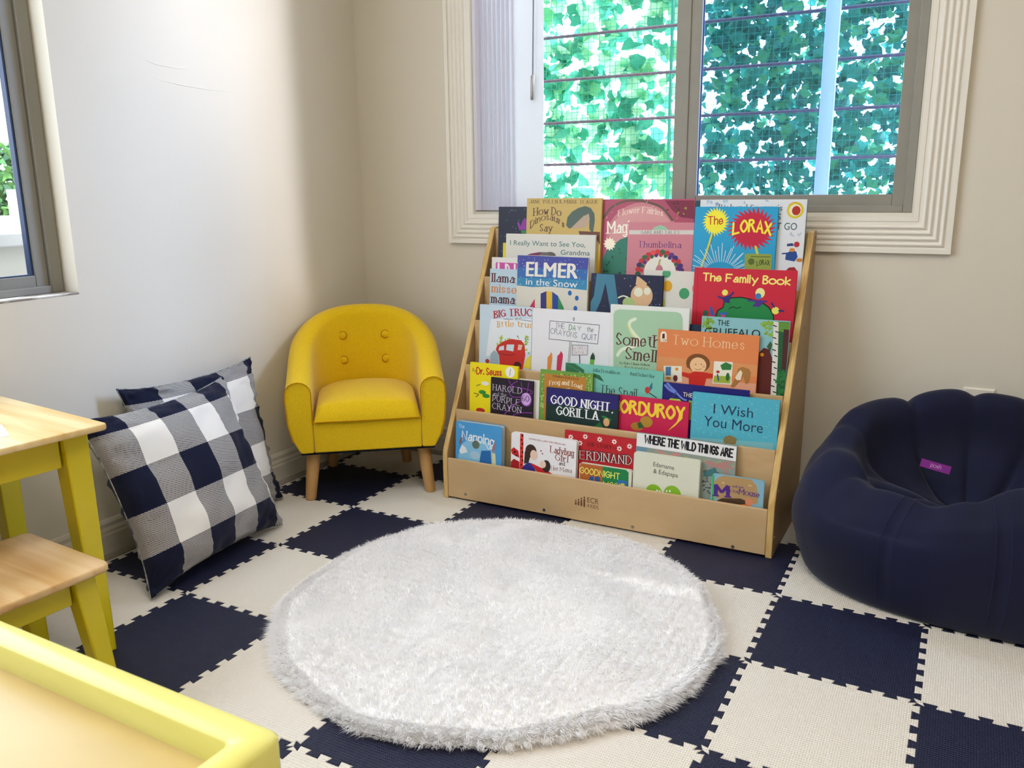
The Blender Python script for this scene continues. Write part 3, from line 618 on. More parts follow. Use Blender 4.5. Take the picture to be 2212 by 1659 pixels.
["picture_book","hard","blue and white picture book with bold white title and falling snow, fourth tier",0.3508,0.986,0.443,0.229,0.2729,0.009,"d5d2c6",4,[["P","3c449c",[[0.0,272.4],[229.0,270.8],[227.5,238.1],[-2.1,237.0]]],["P","2f66ad",[[-1.8,237.2],[227.5,238.4],[225.9,207.9],[-2.1,206.9]]],["P","2f86b4",[[-2.0,207.2],[226.6,208.2],[226.3,179.0],[186.5,181.1],[112.5,184.5],[52.0,180.5],[-2.3,183.5]]],["S","eef2fa",2.7,80,[[3.3,267.1],[223.5,265.4],[2.4,185.1],[222.4,186.7]]],["T","e6e3d8","ELMER",[31.1,212.3],[195.5,211.3],42.0,"sans",0.0,2.2],["T","e9e9ea","in the Snow",[30.3,187.0],[196.5,184.9],19.1,"sans",0.0,1.2],["E","1f5fae",[173.8,168.6],6.0,7.3],["E","1f5fae",[196.2,155.0],6.0,7.3],["E","1f5fae",[193.0,125.5],6.0,7.3],["P","c92050",[[43.4,107.5],[43.1,118.4],[61.4,146.8],[62.6,108.6]]],["P","d9d6c8",[[62.6,108.6],[61.4,146.8],[80.0,162.7],[81.7,109.7]]],["P","2f2a7a",[[81.7,109.7],[80.0,162.7],[98.7,170.4],[100.6,110.8]]],["P","e0b92f",[[100.6,110.8],[98.7,170.4],[117.5,169.9],[119.4,111.9]]],["P","1c3f9a",[[119.4,111.9],[117.5,169.9],[136.5,158.7],[138.1,113.0]]],["P","2c8a4c",[[138.1,113.0],[136.5,158.7],[156.3,124.8],[156.6,114.0]]]]],
["picture_book","hard","dark navy picture book with long blue trouser legs, on the fourth tier",0.586,0.9957,0.443,0.2125,0.2272,0.008,"1a2040",4,[["S","2f3c66",6.5,30,[[8.9,220.8],[206.2,220.8],[8.3,96.5],[212.2,109.2]]],["S","aebbc9",3.9,12,[[73.5,223.3],[208.8,220.9],[172.9,145.4],[210.5,141.1]]],["P","3f7b96",[[15.8,226.3],[69.2,225.7],[80.3,166.4],[93.0,101.8],[67.9,100.2],[43.7,201.3],[31.8,150.9],[21.4,126.5],[8.3,96.5],[-6.1,95.6],[-0.8,142.6],[9.9,163.0]]],["E","d8b189",[152.8,170.0],32.0,33.3],["E","e3e6cf",[142.8,179.8],12.8,12.8],["E","e3e6cf",[168.3,183.6],9.6,10.2],["E","a9c27d",[115.7,148.8],18.1,15.5],["P","d8b189",[[133.7,199.9],[136.5,224.4],[144.8,220.9],[167.1,205.2],[164.7,200.0]]],["L","e3e6cf",3.9,[[84.7,161.5],[98.2,167.3],[112.2,164.1]]]]],
["picture_book","hard","white book with green and mustard polka dots, fourth tier",0.7438,1.0054,0.443,0.1376,0.2408,0.008,"d9d8d0",4,[["E","3d9a68",[112.8,181.0],14.4,15.1],["E","d9a41f",[64.8,199.0],13.3,15.2],["E","4a9f70",[60.3,232.9],12.0,11.3],["E","d98a6f",[140.2,196.1],6.2,11.2],["L","c9d24a",6.4,[[56.4,159.2],[55.2,107.9]]],["E","4a9f70",[102.5,133.8],10.1,7.6]]],
["picture_book","hard","large red picture book with yellow hand-lettered title, right end of the fourth tier",0.8874,0.986,0.443,0.2641,0.2543,0.009,"c8243c",4,[["L","a51c30",1.5,[[8.9,254.0],[12.9,104.4]]],["T","efe57a","The Family Book",[24.7,220.9],[248.2,218.3],19.0,"hand",0.0,2.9],["P","131313",[[61.1,117.5],[66.9,143.7],[81.1,153.1],[83.7,170.4],[102.6,179.9],[127.8,182.4],[152.0,178.7],[182.1,171.9],[201.7,159.8],[213.6,141.4],[217.2,123.7]]],["P","1f8446",[[63.8,113.9],[69.5,141.4],[83.7,150.8],[86.3,168.1],[104.0,176.9],[128.0,179.3],[151.1,175.7],[181.2,168.9],[199.6,157.3],[211.3,140.1],[215.3,117.6]]],["L","131313",2.0,[[98.5,149.2],[107.9,154.6],[119.0,151.6],[128.4,155.7]]],["P","2c2a78",[[77.2,176.2],[99.7,187.0],[102.4,182.3],[98.0,176.0],[100.0,163.9],[84.0,165.5]]],["L","2c2a78",4.9,[[68.3,179.4],[85.9,174.2]]],["L","2c2a78",4.9,[[95.4,178.3],[106.7,192.2]]],["E","e7e36a",[84.8,191.2],7.9,7.9],["P","4a2f8a",[[160.7,174.4],[193.6,174.9],[184.7,168.5],[176.0,158.4],[157.0,158.5],[165.8,168.6]]],["E","e9e49a",[175.8,194.3],11.9,13.1],["E","2f7ab8",[171.7,185.7],7.8,7.8],["L","4a2f8a",4.2,[[146.4,173.6],[193.7,173.7]]],["E","e7e36a",[217.5,151.2],9.5,9.5],["L","2c2a78",4.7,[[226.8,151.7],[237.2,151.1]]],["L","2c2a78",4.8,[[213.4,160.5],[206.9,169.6]]],["P","2a5aa8",[[46.6,150.0],[51.3,153.9],[57.2,139.5],[62.8,129.9],[50.4,129.2]]],["E","1c5c44",[36.3,134.5],7.4,7.4],["E","cf3f8e",[83.7,131.2],6.1,4.9],["P","2a6ab8",[[73.3,140.4],[80.9,137.2],[92.9,141.5],[93.5,133.0],[73.8,133.0]]]]],
["picture_book","hard","pale blue picture book with a red truck, left end of the middle tier",0.2434,0.9454,0.316,0.1771,0.2526,0.009,"c3d6e6",3,[["P","dfe6ee",[[37.9,210.1],[185.7,219.3],[181.0,123.3],[24.1,96.5]]],["T","b1222e","BIG TRUCK",[51.4,213.7],[197.6,225.4],20.1,"serif",5.6,3.2],["T","6a3a2a","and",[119.9,212.4],[141.5,213.1],8.2,"serif",0],["L","4a3a3a",1.4,[[82.3,212.8],[113.6,213.4]]],["L","4a3a3a",1.4,[[144.6,214.0],[175.3,211.8]]],["T","d9a24a","little truck",[62.4,186.5],[198.7,190.2],18.1,"serif",4.2,2.4],["S","a9bf3c",11.2,30,[[67.8,159.0],[164.4,166.0],[62.0,130.6],[173.3,122.7]]],["S","5e9a3f",6.9,20,[[102.3,169.8],[164.6,160.5],[87.4,132.6],[173.5,115.8]]],["P","c42a22",[[57.5,119.0],[62.0,130.6],[80.8,144.6],[108.9,155.1],[143.2,153.4],[154.4,140.5],[158.3,110.4],[150.3,65.3],[73.1,63.9],[69.1,103.1]]],["P","c9dde8",[[67.1,117.0],[70.1,128.4],[85.8,133.8],[86.1,119.9]]],["P","c9dde8",[[92.5,120.4],[95.2,137.3],[120.3,139.3],[117.7,118.2]]],["P","e3b7a8",[[134.2,140.3],[148.2,140.0],[144.0,124.5],[131.6,123.5]]],["L","7a1712",2.1,[[68.9,108.7],[100.7,105.7],[122.6,110.3]]],["E","4a1512",[132.8,77.7],12.5,11.1],["P","e3cf3a",[[151.6,72.4],[163.2,101.2],[181.2,116.5],[182.6,68.3]]],["P","9ab0bd",[[37.5,76.4],[40.1,104.9],[52.7,117.2],[67.4,107.1],[69.8,72.1]]],["E","a9342e",[29.3,81.3],7.1,7.1]]],
["picture_book","hard","white picture book with a hand-drawn placard and small crayon shapes, middle tier",0.4221,0.9454,0.316,0.2582,0.2509,0.009,"e3e4ea",3,[["L","2a3440",1.5,[[56.6,217.0],[211.2,215.0],[207.9,161.0],[55.4,164.3],[56.6,217.0]]],["T","23344a","THE",[75.1,198.0],[103.1,197.2],14.1,"hand",0.0,1.1],["T","1f7a48","DA",[117.7,195.6],[138.1,194.3],14.6,"hand",0.0,1.6],["T","23344a","Y",[143.8,194.7],[155.4,194.2],13.2,"hand",0.0,1.1],["T","1f4a40","the",[173.9,194.1],[192.5,192.8],14.5,"hand",0.0,1.1],["T","23344a","CRAYONS",[59.3,180.8],[143.2,173.4],15.5,"hand",0.0,1.1],["T","2a4a78","QUIT",[159.1,171.9],[204.7,170.6],15.9,"hand",0.0,1.2],["L","3a4448",1.3,[[121.9,161.1],[118.6,92.3]]],["L","3a4448",1.3,[[126.3,160.1],[123.0,92.7]]],["L","2a3440",1.3,[[131.3,221.7],[129.5,229.5],[133.8,229.8],[132.7,221.8]]],["L","2a3440",1.3,[[130.3,152.4],[178.4,154.8],[178.1,127.5],[130.6,122.9],[130.3,152.4]]],["T","a8484a","by DREW",[132.9,139.2],[174.6,141.9],9.4,"hand",0.0,0.8],["T","a8484a","DAYWALT",[136.3,126.8],[176.5,130.1],9.4,"hand",0.0,0.8],["L","2a3440",2.7,[[153.8,124.9],[156.9,82.2]]],["P","e08a3c",[[52.4,72.7],[52.7,109.7],[59.9,118.5],[64.1,127.0],[67.4,119.1],[67.7,109.6],[64.4,73.8]]],["P","cc2f55",[[82.4,72.7],[83.8,116.4],[91.0,123.7],[95.1,132.2],[101.3,123.2],[101.6,116.5],[97.2,74.1]]],["P","6ab23c",[[186.4,98.3],[187.1,115.7],[199.9,115.4],[198.3,86.0]]],["P","1f4a34",[[187.1,115.7],[188.2,125.1],[194.8,136.2],[200.9,126.1],[201.3,115.5]]]]],
["picture_book","hard","white-bordered sage green picture book with brown title, middle tier",0.6691,0.9357,0.316,0.223,0.2766,0.009,"dfe3df",3,[["P","a3c8a8",[[15.8,80.6],[8.2,248.9],[13.2,259.5],[25.2,264.0],[108.1,264.9],[188.2,265.9],[199.9,261.6],[205.7,248.4],[211.7,99.0]]],["L","dfe8cf",8.9,[[72.2,240.1],[57.9,231.5],[57.3,216.2],[71.5,199.2],[88.5,180.0],[75.8,166.3],[39.9,154.4],[25.7,136.4]]],["L","d3dc8a",3.8,[[51.5,223.4],[63.5,198.7],[80.5,179.4]]],["T","5a2c32","Something",[21.6,166.0],[193.8,166.6],32.3,"serif",0.0,2],["T","5a2c32","Smells",[50.7,128.1],[157.3,125.8],32.2,"serif",0.0,2],["T","3a3a34","by Blake Liliane Hellman",[33.6,112.4],[121.2,113.6],6.5,"serif",0],["T","3a3a34","illustrated by",[47.8,101.9],[116.4,102.9],6.5,"serif",0]]],
["picture_book","hard","thin navy book peeking out between sage green and orange books, middle tier",0.8916,0.9454,0.316,0.0686,0.2343,0.006,"182a44",3,[]],
["picture_book","hard","woodland picture book with a birch trunk, right end of the middle tier",0.9267,0.9357,0.316,0.2241,0.2594,0.008,"86bcc4",3,[["P","1f5a38",[[193.7,256.6],[224.2,257.4],[235.1,65.8],[198.7,61.9]]],["P","5d8f3a",[[189.3,255.2],[223.2,256.2],[224.2,228.2],[195.4,233.3]]],["P","4a2426",[[209.8,238.9],[224.6,237.6],[227.6,136.6],[211.8,135.2]]],["P","5a1f1c",[[153.4,175.5],[164.1,188.3],[178.3,184.7],[186.8,162.7],[198.7,61.9],[149.9,56.7],[151.1,141.7]]],["S","7ea83a",11.0,34,[[1.6,254.1],[31.1,253.5],[3.5,222.5],[27.9,226.6]]],["S","8ab23e",10.6,40,[[150.1,256.2],[193.9,254.3],[161.6,223.8],[187.4,218.5]]],["P","dcd8d2",[[183.4,257.2],[196.1,255.6],[200.9,158.0],[203.3,62.4],[189.5,60.9],[186.7,180.6]]],["L","26221f",2.8,[[184.2,246.6],[191.2,244.7]]],["L","26221f",2.8,[[190.4,231.7],[196.3,229.8]]],["L","26221f",2.8,[[185.2,216.0],[192.3,214.2]]],["L","26221f",2.8,[[191.5,201.1],[197.3,199.2]]],["L","26221f",2.8,[[186.3,185.3],[193.3,183.5]]],["L","26221f",2.8,[[192.6,170.4],[198.4,168.5]]],["L","26221f",2.9,[[187.4,154.4],[194.4,152.7]]],["L","26221f",2.9,[[193.6,139.5],[199.5,137.6]]],["L","26221f",2.9,[[188.5,123.4],[195.5,121.7]]],["L","26221f",2.9,[[194.7,108.5],[200.6,106.6]]],["L","26221f",2.9,[[189.5,92.3],[196.6,90.6]]],["L","26221f",2.9,[[195.8,77.3],[201.7,75.5]]],["S","2a7a3c",9.5,50,[[204.9,134.5],[227.6,136.6],[198.3,66.7],[230.3,70.1]]],["T","13242c","THE",[41.2,238.4],[72.2,237.4],14.5,"sans",0.0,1],["T","13242c","GRUFFALO",[9.2,210.6],[153.0,213.7],19.6,"sans",0.0,1],["E","e0921f",[160.8,170.1],4.8,4.8],["P","3c5a3a",[[170.9,191.2],[179.1,206.1],[184.2,198.2],[180.9,180.1]]]]],
["picture_book","hard","orange picture book with thin cream title and a child in red, middle tier",0.8129,0.926,0.316,0.2674,0.2192,0.007,"dd8450",3,[["P","d9935e",[[-2.5,145.2],[269.1,143.9],[268.9,113.8],[-0.5,107.3]]],["P","e2a285",[[0.1,94.6],[269.0,95.7],[270.3,59.6],[3.5,30.9]]],["T","efd9ae","Two Homes",[40.7,181.3],[231.3,181.5],24.9,"serif",0.0,1.1],["P","f0e6d0",[[5.8,184.9],[5.9,206.3],[9.4,212.8],[18.4,213.4],[22.6,207.4],[23.8,185.0]]],["P","5a2418",[[10.4,194.1],[11.1,206.6],[17.4,208.3],[18.2,194.6]]],["T","2a2a22","CTP",[7.0,185.6],[22.5,185.6],6.3,"serif",0],["E","7a4a22",[112.8,136.2],32.0,24.7],["P","7a4a22",[[80.4,133.4],[83.6,121.2],[91.2,120.6],[92.4,143.1]]],["E","edc193",[113.2,130.1],22.2,21.0],["E","dba07a",[128.3,127.7],3.7,2.5],["L","8a4a32",1.2,[[106.3,120.7],[113.9,117.7],[122.4,122.2]]],["E","3a2a20",[106.8,132.0],1.5,1.5],["E","3a2a20",[121.7,133.3],1.5,1.5],["P","c8281f",[[92.1,105.7],[104.2,113.1],[124.2,113.7],[136.6,112.4],[160.2,109.6],[159.5,100.9],[137.5,97.6],[131.8,69.7],[91.9,65.6],[90.3,93.0],[70.9,98.7],[71.6,108.8]]],["P","e6e2d2",[[19.6,120.5],[69.5,123.7],[72.0,81.2],[20.7,77.5]]],["P","4a7aa0",[[24.9,118.4],[40.3,119.8],[40.4,95.8],[26.2,94.5]]],["E","d98a2a",[56.0,114.9],4.4,4.4],["E","6a2430",[53.6,89.5],6.3,8.8],["E","c8862a",[34.4,87.7],7.6,3.8],["P","e9e6d6",[[155.5,144.9],[203.9,146.6],[204.2,86.9],[154.3,85.6]]],["P","2f7a3c",[[172.0,135.3],[185.9,145.0],[202.0,139.1],[200.5,125.6],[177.6,123.5]]],["P","9cb23c",[[157.9,106.9],[201.6,108.6],[200.4,90.1],[156.6,88.3]]],["E","b02a2a",[167.0,117.6],4.9,3.7],["L","2a4a90",3.7,[[166.3,110.2],[169.6,95.7]]],["E","2a6a34",[193.3,106.6],4.9,11.0],["P","a8763c",[[218.1,130.9],[229.6,136.7],[246.5,132.2],[251.8,123.1],[247.8,96.1],[239.7,92.8],[233.5,114.1],[222.8,96.0],[210.7,80.2],[202.1,81.7],[214.8,108.7]]],["P","e9dcc4",[[218.8,120.0],[225.4,127.9],[230.6,121.1],[227.2,101.3],[217.7,100.4],[212.6,106.0]]]]],
["picture_book","hard","bright yellow picture book with red lettering, left end of the second tier",0.2485,0.8757,0.19,0.1611,0.2141,0.009,"eedc14",2,[["T","7a2a1a","By",[8.5,186.7],[21.4,185.7],9.8,"serif",0],["T","bd2a20","Dr. Seuss",[23.1,180.3],[106.6,182.6],19.5,"hand",0.0,2.4],["E","efefe9",[135.7,195.6],15.7,15.7],["L","3a3a3a",1.4,[[136.9,205.3],[134.4,185.9]]],["E","e6e6dc",[52.3,154.5],12.5,6.3],["E","2f8a34",[43.3,127.0],12.6,6.3],["E","2f8a34",[56.2,117.1],12.6,6.3],["L","1f2a1f",2.0,[[14.5,121.2],[30.7,118.6],[21.2,110.6]]],["L","2a2a2a",1.7,[[22.2,144.5],[36.5,150.1]]],["E","bd2a20",[38.0,71.5],15.5,7.1]]],
["picture_book","hard","slim white book, corner showing behind the black and purple one",0.4151,0.8757,0.19,0.0659,0.1799,0.006,"e2e0d8",2,[]],
["picture_book","hard","black and purple picture book with white serif title, second tier at left",0.3262,0.866,0.19,0.1391,0.1783,0.006,"241a28",2,[["L","8a35a8",2.2,[[57.4,179.7],[67.1,161.6],[88.5,155.5],[121.8,153.5],[139.9,147.2]]],["L","8a35a8",2.2,[[88.0,174.5],[70.1,161.9],[61.5,139.1],[74.1,126.7],[101.4,129.6],[122.2,140.0],[142.9,144.9]]],["L","8a35a8",1.9,[[100.2,173.0],[105.9,130.1]]],["L","8a35a8",1.9,[[124.2,172.7],[119.3,134.2]]],["L","8a35a8",2.5,[[41.7,65.0],[77.7,103.7],[98.7,115.7]]],["L","8a35a8",2.5,[[63.4,62.1],[93.6,80.8],[138.7,86.1]]],["E","8a35a8",[118.1,123.2],17.6,20.3],["E","caa6e0",[117.4,124.5],15.6,18.3],["T","3a1a4a","60",[104.7,117.7],[127.3,117.4],17.7,"serif",0],["T","e9e2f2","HAROLD",[7.2,140.4],[102.6,138.6],17.3,"serif",0.0,1.2],["T","e9e2f2","and the",[7.6,123.8],[52.6,124.4],11.1,"serif",0.0,0.9],["T","e9e2f2","PURPLE",[7.1,107.7],[97.5,103.2],17.3,"serif",0.0,1.2],["T","e9e2f2","CRAYON",[6.8,84.7],[102.7,81.9],17.4,"serif",0.0,1.2]]],
["picture_book","hard","sea green picture book with palm fronds, rear of the second tier",0.556,0.8854,0.19,0.2863,0.2375,0.008,"74bdae",2,[["P","2c6a48",[[0.1,237.5],[25.8,238.4],[57.5,221.5],[57.9,211.1],[40.8,217.4],[46.9,204.8],[26.8,210.8],[24.6,194.8],[1.2,205.8]]],["P","2c6a48",[[82.9,216.0],[105.4,210.3],[118.5,193.4],[100.3,199.4],[86.1,205.9]]],["L","4f9a6c",1.3,[[3.1,232.4],[52.2,213.2]]],["T","1f3436","Julia Donaldson",[81.4,219.8],[163.7,218.4],9.1,"serif",0],["T","1f3436","Axel Scheffler",[193.1,219.9],[262.8,217.6],8.9,"serif",0],["T","16282c","The Snail",[108.9,161.1],[214.6,159.4],23.4,"serif",0.0,1.4],["P","c0342c",[[238.2,189.9],[247.1,193.4],[251.8,178.6],[244.3,172.7],[237.4,179.7]]],["P","2c6a8a",[[248.6,191.0],[256.9,207.0],[257.8,189.4],[251.7,181.1]]],["L","2a3440",2.5,[[250.7,176.0],[270.7,165.4]]]]],
["picture_book","hard","green leafy-bordered book with a tan panel and white title, second tier",0.4829,0.8757,0.19,0.1617,0.2137,0.008,"6f9a3e",2,[["S","b4cf7a",6.7,70,[[3.2,209.1],[154.9,210.0],[0.5,103.6],[16.0,85.0]]],["S","39611f",5.3,60,[[3.1,211.7],[154.9,210.0],[0.5,103.6],[164.9,102.3]]],["S","a9c86a",5.2,40,[[143.9,205.1],[160.6,205.3],[138.4,132.3],[158.5,121.4]]],["P","b97f33",[[12.2,203.2],[142.6,202.3],[137.7,79.3],[13.5,71.1]]],["T","3a2a18","A Newbery Honor Book",[38.8,195.0],[119.1,193.5],6.6,"serif",0],["T","efe6cf","Frog and Toad",[29.4,170.1],[130.0,168.3],12.7,"serif",6.7,2.2],["T","efe6cf","Together",[37.4,150.8],[115.1,149.6],12.0,"serif",6.7,2.2]]],
["picture_book","hard","deep blue picture book with a pale dragonfly, behind the aqua one",0.8436,0.8854,0.19,0.2276,0.2098,0.006,"1a1a70",2,[["T","efe9c8","THE",[55.3,176.9],[80.3,175.8],11.8,"sans",0.0,0.8],["L","6a80d0",6.2,[[5.6,201.8],[19.0,190.6],[37.2,183.7]]],["L","6a80d0",6.2,[[11.7,207.4],[22.5,197.2],[37.1,186.2]]],["L","6a80d0",5.0,[[38.5,183.8],[54.4,170.5],[64.6,167.9]]],["L","303a6a",2.5,[[39.4,190.2],[24.2,167.3]]],["P","b7cf45",[[15.5,161.3],[21.5,168.3],[46.9,168.5],[54.9,160.6],[55.6,148.2],[16.5,143.8]]],["P","8ab23c",[[72.0,168.7],[87.1,166.6],[85.2,114.1],[69.9,118.5]]]]],
["picture_book","hard","crimson picture book with slanting yellow title, second tier",0.6865,0.8757,0.19,0.2337,0.1647,0.007,"c81e50",2,[["T","f0cf3a","CORDUROY",[18.6,118.1],[220.1,116.3],32.3,"hand",0.0,3.2],["P","f0cf3a",[[211.4,137.8],[218.4,146.1],[217.4,119.7],[198.5,97.3],[179.0,81.0],[202.9,109.2]]],["E","b48a30",[118.4,99.0],17.8,15.3],["E","a87c2a",[92.8,83.0],17.9,11.5],["P","2c5a34",[[92.4,91.9],[102.7,97.1],[114.0,81.7],[98.4,78.5]]]]],
["picture_book","hard","night blue and dark green picture book with big white title, second tier",0.5083,0.866,0.19,0.2187,0.1665,0.006,"14302f",2,[["P","25206a",[[0.0,167.0],[218.7,164.8],[220.5,127.0],[170.5,120.0],[86.7,121.0],[1.6,118.2]]],["T","eef1f2","GOOD NIGHT,",[16.1,121.2],[204.7,117.5],24.0,"serif",0.0,2.6],["T","eef1f2","GORILLA",[34.6,91.1],[160.7,90.1],24.0,"serif",0.0,2.6],["P","1f7a3a",[[169.8,103.0],[179.4,104.1],[200.2,96.2],[196.4,90.5],[175.6,95.8]]],["E","d9a878",[185.6,86.6],9.1,11.7],["P","1f6a34",[[150.5,70.5],[166.5,85.6],[176.7,71.1],[178.7,56.9],[145.4,59.3]]]]],
["picture_book","hard","aqua picture book with snow specks and thin dark title, second tier",0.9309,0.866,0.19,0.2206,0.1961,0.01,"4fb0c8",2,[["S","a9dbe6",2.7,130,[[4.0,191.1],[217.7,190.2],[3.1,82.2],[210.9,97.1]]],["P","7ab9c4",[[-0.3,75.5],[211.6,87.6],[212.1,49.4],[-0.5,37.9]]],["T","1c3a5a","I Wish",[56.7,145.6],[157.2,145.3],25.5,"sans",0],["T","1c3a5a","You More",[33.4,110.2],[183.9,109.1],26.9,"sans",0],["P","8a7a4a",[[86.2,79.5],[90.4,88.6],[102.0,93.7],[114.1,90.4],[121.5,85.3],[116.8,66.4],[90.6,66.5]]]]],
["picture_book","hard","red picture book with white flower sprigs and black and white title, bottom tier",0.5843,0.824,0.035,0.2097,0.2145,0.007,"b8202a",1,[["B","f0e2dc",[17.7,196.3],8.6,8.6,7],["B","f0e2dc",[61.5,203.4],8.5,8.5,7],["B","f0e2dc",[104.2,201.1],8.4,8.4,7],["B","f0e2dc",[146.9,200.3],8.3,8.3,7],["B","f0e2dc",[46.3,182.9],8.5,8.5,7],["B","f0e2dc",[191.0,193.4],8.3,8.3,7],["B","f0e2dc",[162.4,183.0],8.3,8.3,7],["E","b8202a",[17.7,196.3],2.6,2.6],["E","b8202a",[61.5,203.4],2.6,2.6],["E","b8202a",[104.2,201.1],2.6,2.6],["E","b8202a",[146.9,200.3],2.6,2.6],["E","b8202a",[46.3,182.9],2.6,2.6],["E","b8202a",[191.0,193.4],2.5,2.5],["E","b8202a",[162.4,183.0],2.6,2.6],["T","2a1214","THE STORY",[67.4,178.5],[139.8,178.6],10.5,"serif",0.0,1.6],["T","2a1214","of",[145.1,180.7],[154.5,179.4],6.4,"serif",0],["T","3a1014","FERDINAND",[24.1,137.5],[198.1,143.0],25.2,"serif",0.0,4],["T","efdedb","FERDINAND",[26.2,137.8],[199.4,143.2],23.8,"serif",0.0,1.4]]],
["picture_book","hard","picture book with broad white title band over palm leaves, bottom tier",0.7942,0.824,0.035,0.2664,0.2338,0.008,"8d9a92",1,[["P","e6e6e8",[[0.0,236.6],[266.4,230.9],[268.9,192.7],[134.2,195.6],[-0.7,197.1]]],["T","14141a","WHERE THE WILD THINGS ARE",[23.4,209.3],[256.6,202.4],20.1,"hand",0.0,3.2],["P","6a90a8",[[-0.6,195.8],[33.1,196.6],[27.4,183.1],[0.0,183.2]]],["S","a9a47a",6.3,50,[[33.4,191.6],[264.6,187.2],[160.0,174.4],[262.9,177.3]]],["P","c48a88",[[53.8,194.4],[74.3,192.2],[84.9,183.6],[67.0,186.1]]],["P","c48a88",[[89.9,184.3],[103.2,192.5],[128.1,193.5],[110.1,182.2]]],["P","b4837e",[[220.2,179.5],[195.9,184.6],[184.2,177.9],[208.7,171.7],[187.5,163.6],[218.4,169.5],[232.8,167.9],[248.0,153.1],[255.2,151.8],[239.6,173.8],[265.9,168.0],[246.1,182.1],[264.3,192.0],[238.6,188.3]]],["S","4a524e",8.6,40,[[182.9,159.2],[233.3,160.7],[184.6,91.2],[237.6,93.7]]],["P","3f7478",[[185.7,153.5],[214.8,170.1],[224.6,147.1],[186.4,141.2]]]]],
["board_book","hard","white board book with a red spotted ribbon and brown lettering, bottom tier",0.4227,0.809,0.035,0.2045,0.1919,0.013,"e9e8ec",1,[["P","d63a30",[[28.6,190.8],[39.0,190.8],[41.0,66.4],[29.0,64.5]]],["E","3a0f12",[35.8,185.7],2.7,3.2],["E","3a0f12",[32.5,173.0],2.7,3.2],["E","3a0f12",[36.4,161.4],2.7,3.2],["E","3a0f12",[33.2,148.7],2.7,3.3],["E","3a0f12",[37.1,137.0],2.7,3.3],["E","3a0f12",[33.9,124.2],2.7,3.3],["E","3a0f12",[37.8,112.5],2.7,3.3],["E","3a0f12",[34.5,99.7],2.7,3.3],["E","3a0f12",[38.5,88.0],2.7,3.3],["P","c41f2a",[[-0.1,140.0],[8.7,148.1],[24.0,139.2],[27.6,119.2],[12.4,123.9],[3.2,128.1]]],["P","a3161f",[[-8.1,94.8],[9.6,113.9],[27.9,108.3],[28.7,78.3],[-4.7,80.1]]],["E","240d10",[12.1,134.8],3.3,3.3],["E","240d10",[18.4,124.8],2.7,2.7],["T","b05a5a","LADYBUG GIRL is a NEW YORK TIMES best seller",[57.2,177.7],[171.4,174.9],4.7,"sans",0],["T","8a3a2a","Ladybug",[125.2,149.2],[196.4,147.3],18.6,"serif",0.0,1.8],["T","8a3a2a","Girl",[141.7,128.8],[180.2,127.7],18.6,"serif",0.0,1.8],["T","4a3a3a","and",[152.9,117.1],[170.7,116.4],10.6,"serif",0],["T","7a4a3a","Her Mama",[129.8,98.9],[192.5,99.7],12.1,"serif",0.0,1.2],["E","3c2a22",[64.1,144.8],17.5,18.9],["P","3c2a22",[[44.9,142.1],[63.0,131.1],[57.7,109.9],[43.0,103.7]]],["E","e9c9b4",[73.2,133.9],10.8,14.8],["P","2b2f8c",[[40.2,96.4],[54.7,109.5],[69.6,108.9],[85.2,80.0],[37.8,72.8]]],["P","c4202a",[[63.7,108.1],[72.5,108.0],[122.8,92.5],[143.3,82.1],[92.5,79.7]]],["E","2f2826",[113.6,107.3],13.4,17.4],["E","e9c9b4",[103.2,111.2],9.4,10.8],["E","8a2f35",[96.2,149.2],2.1,2.1],["E","8a2f35",[100.8,141.8],2.1,2.1]]],
["board_book","hard","thick bright blue board book with white script title, left end of the bottom tier",0.2351,0.809,0.035,0.157,0.2018,0.022,"4a9ad6",1,[["P","86c2e6",[[9.5,97.0],[21.9,134.2],[48.9,151.9],[104.1,152.2],[132.5,132.4],[139.9,80.7],[9.8,75.7]]],["T","eef4fa","The",[10.0,182.0],[29.3,181.6],11.2,"hand",0.0,1.1],["T","eef4fa","Napping",[21.8,146.9],[129.3,140.3],26.7,"hand",2.8,2],["E","5f7468",[69.8,137.8],12.6,12.6],["E","a9c9e2",[67.2,105.2],16.8,12.6],["P","2a6cb0",[[89.0,122.3],[120.2,126.6],[124.4,78.4],[80.5,71.9]]],["P","e6ecf2",[[12.6,111.7],[22.0,131.4],[35.0,124.7],[41.6,111.5],[19.2,102.7]]],["P","8a5a5a",[[12.2,135.7],[18.4,156.3],[23.3,151.3],[18.8,130.9]]],["P","9a7a86",[[123.3,127.0],[132.0,155.9],[138.4,147.1],[129.7,118.2]]],["P","d9d6a8",[[125.0,120.3],[135.9,119.0],[139.9,80.7],[127.5,78.8]]],["L","eef4fa",2.2,[[104.3,142.5],[113.9,129.9],[124.6,139.7],[113.6,146.5]]]]],
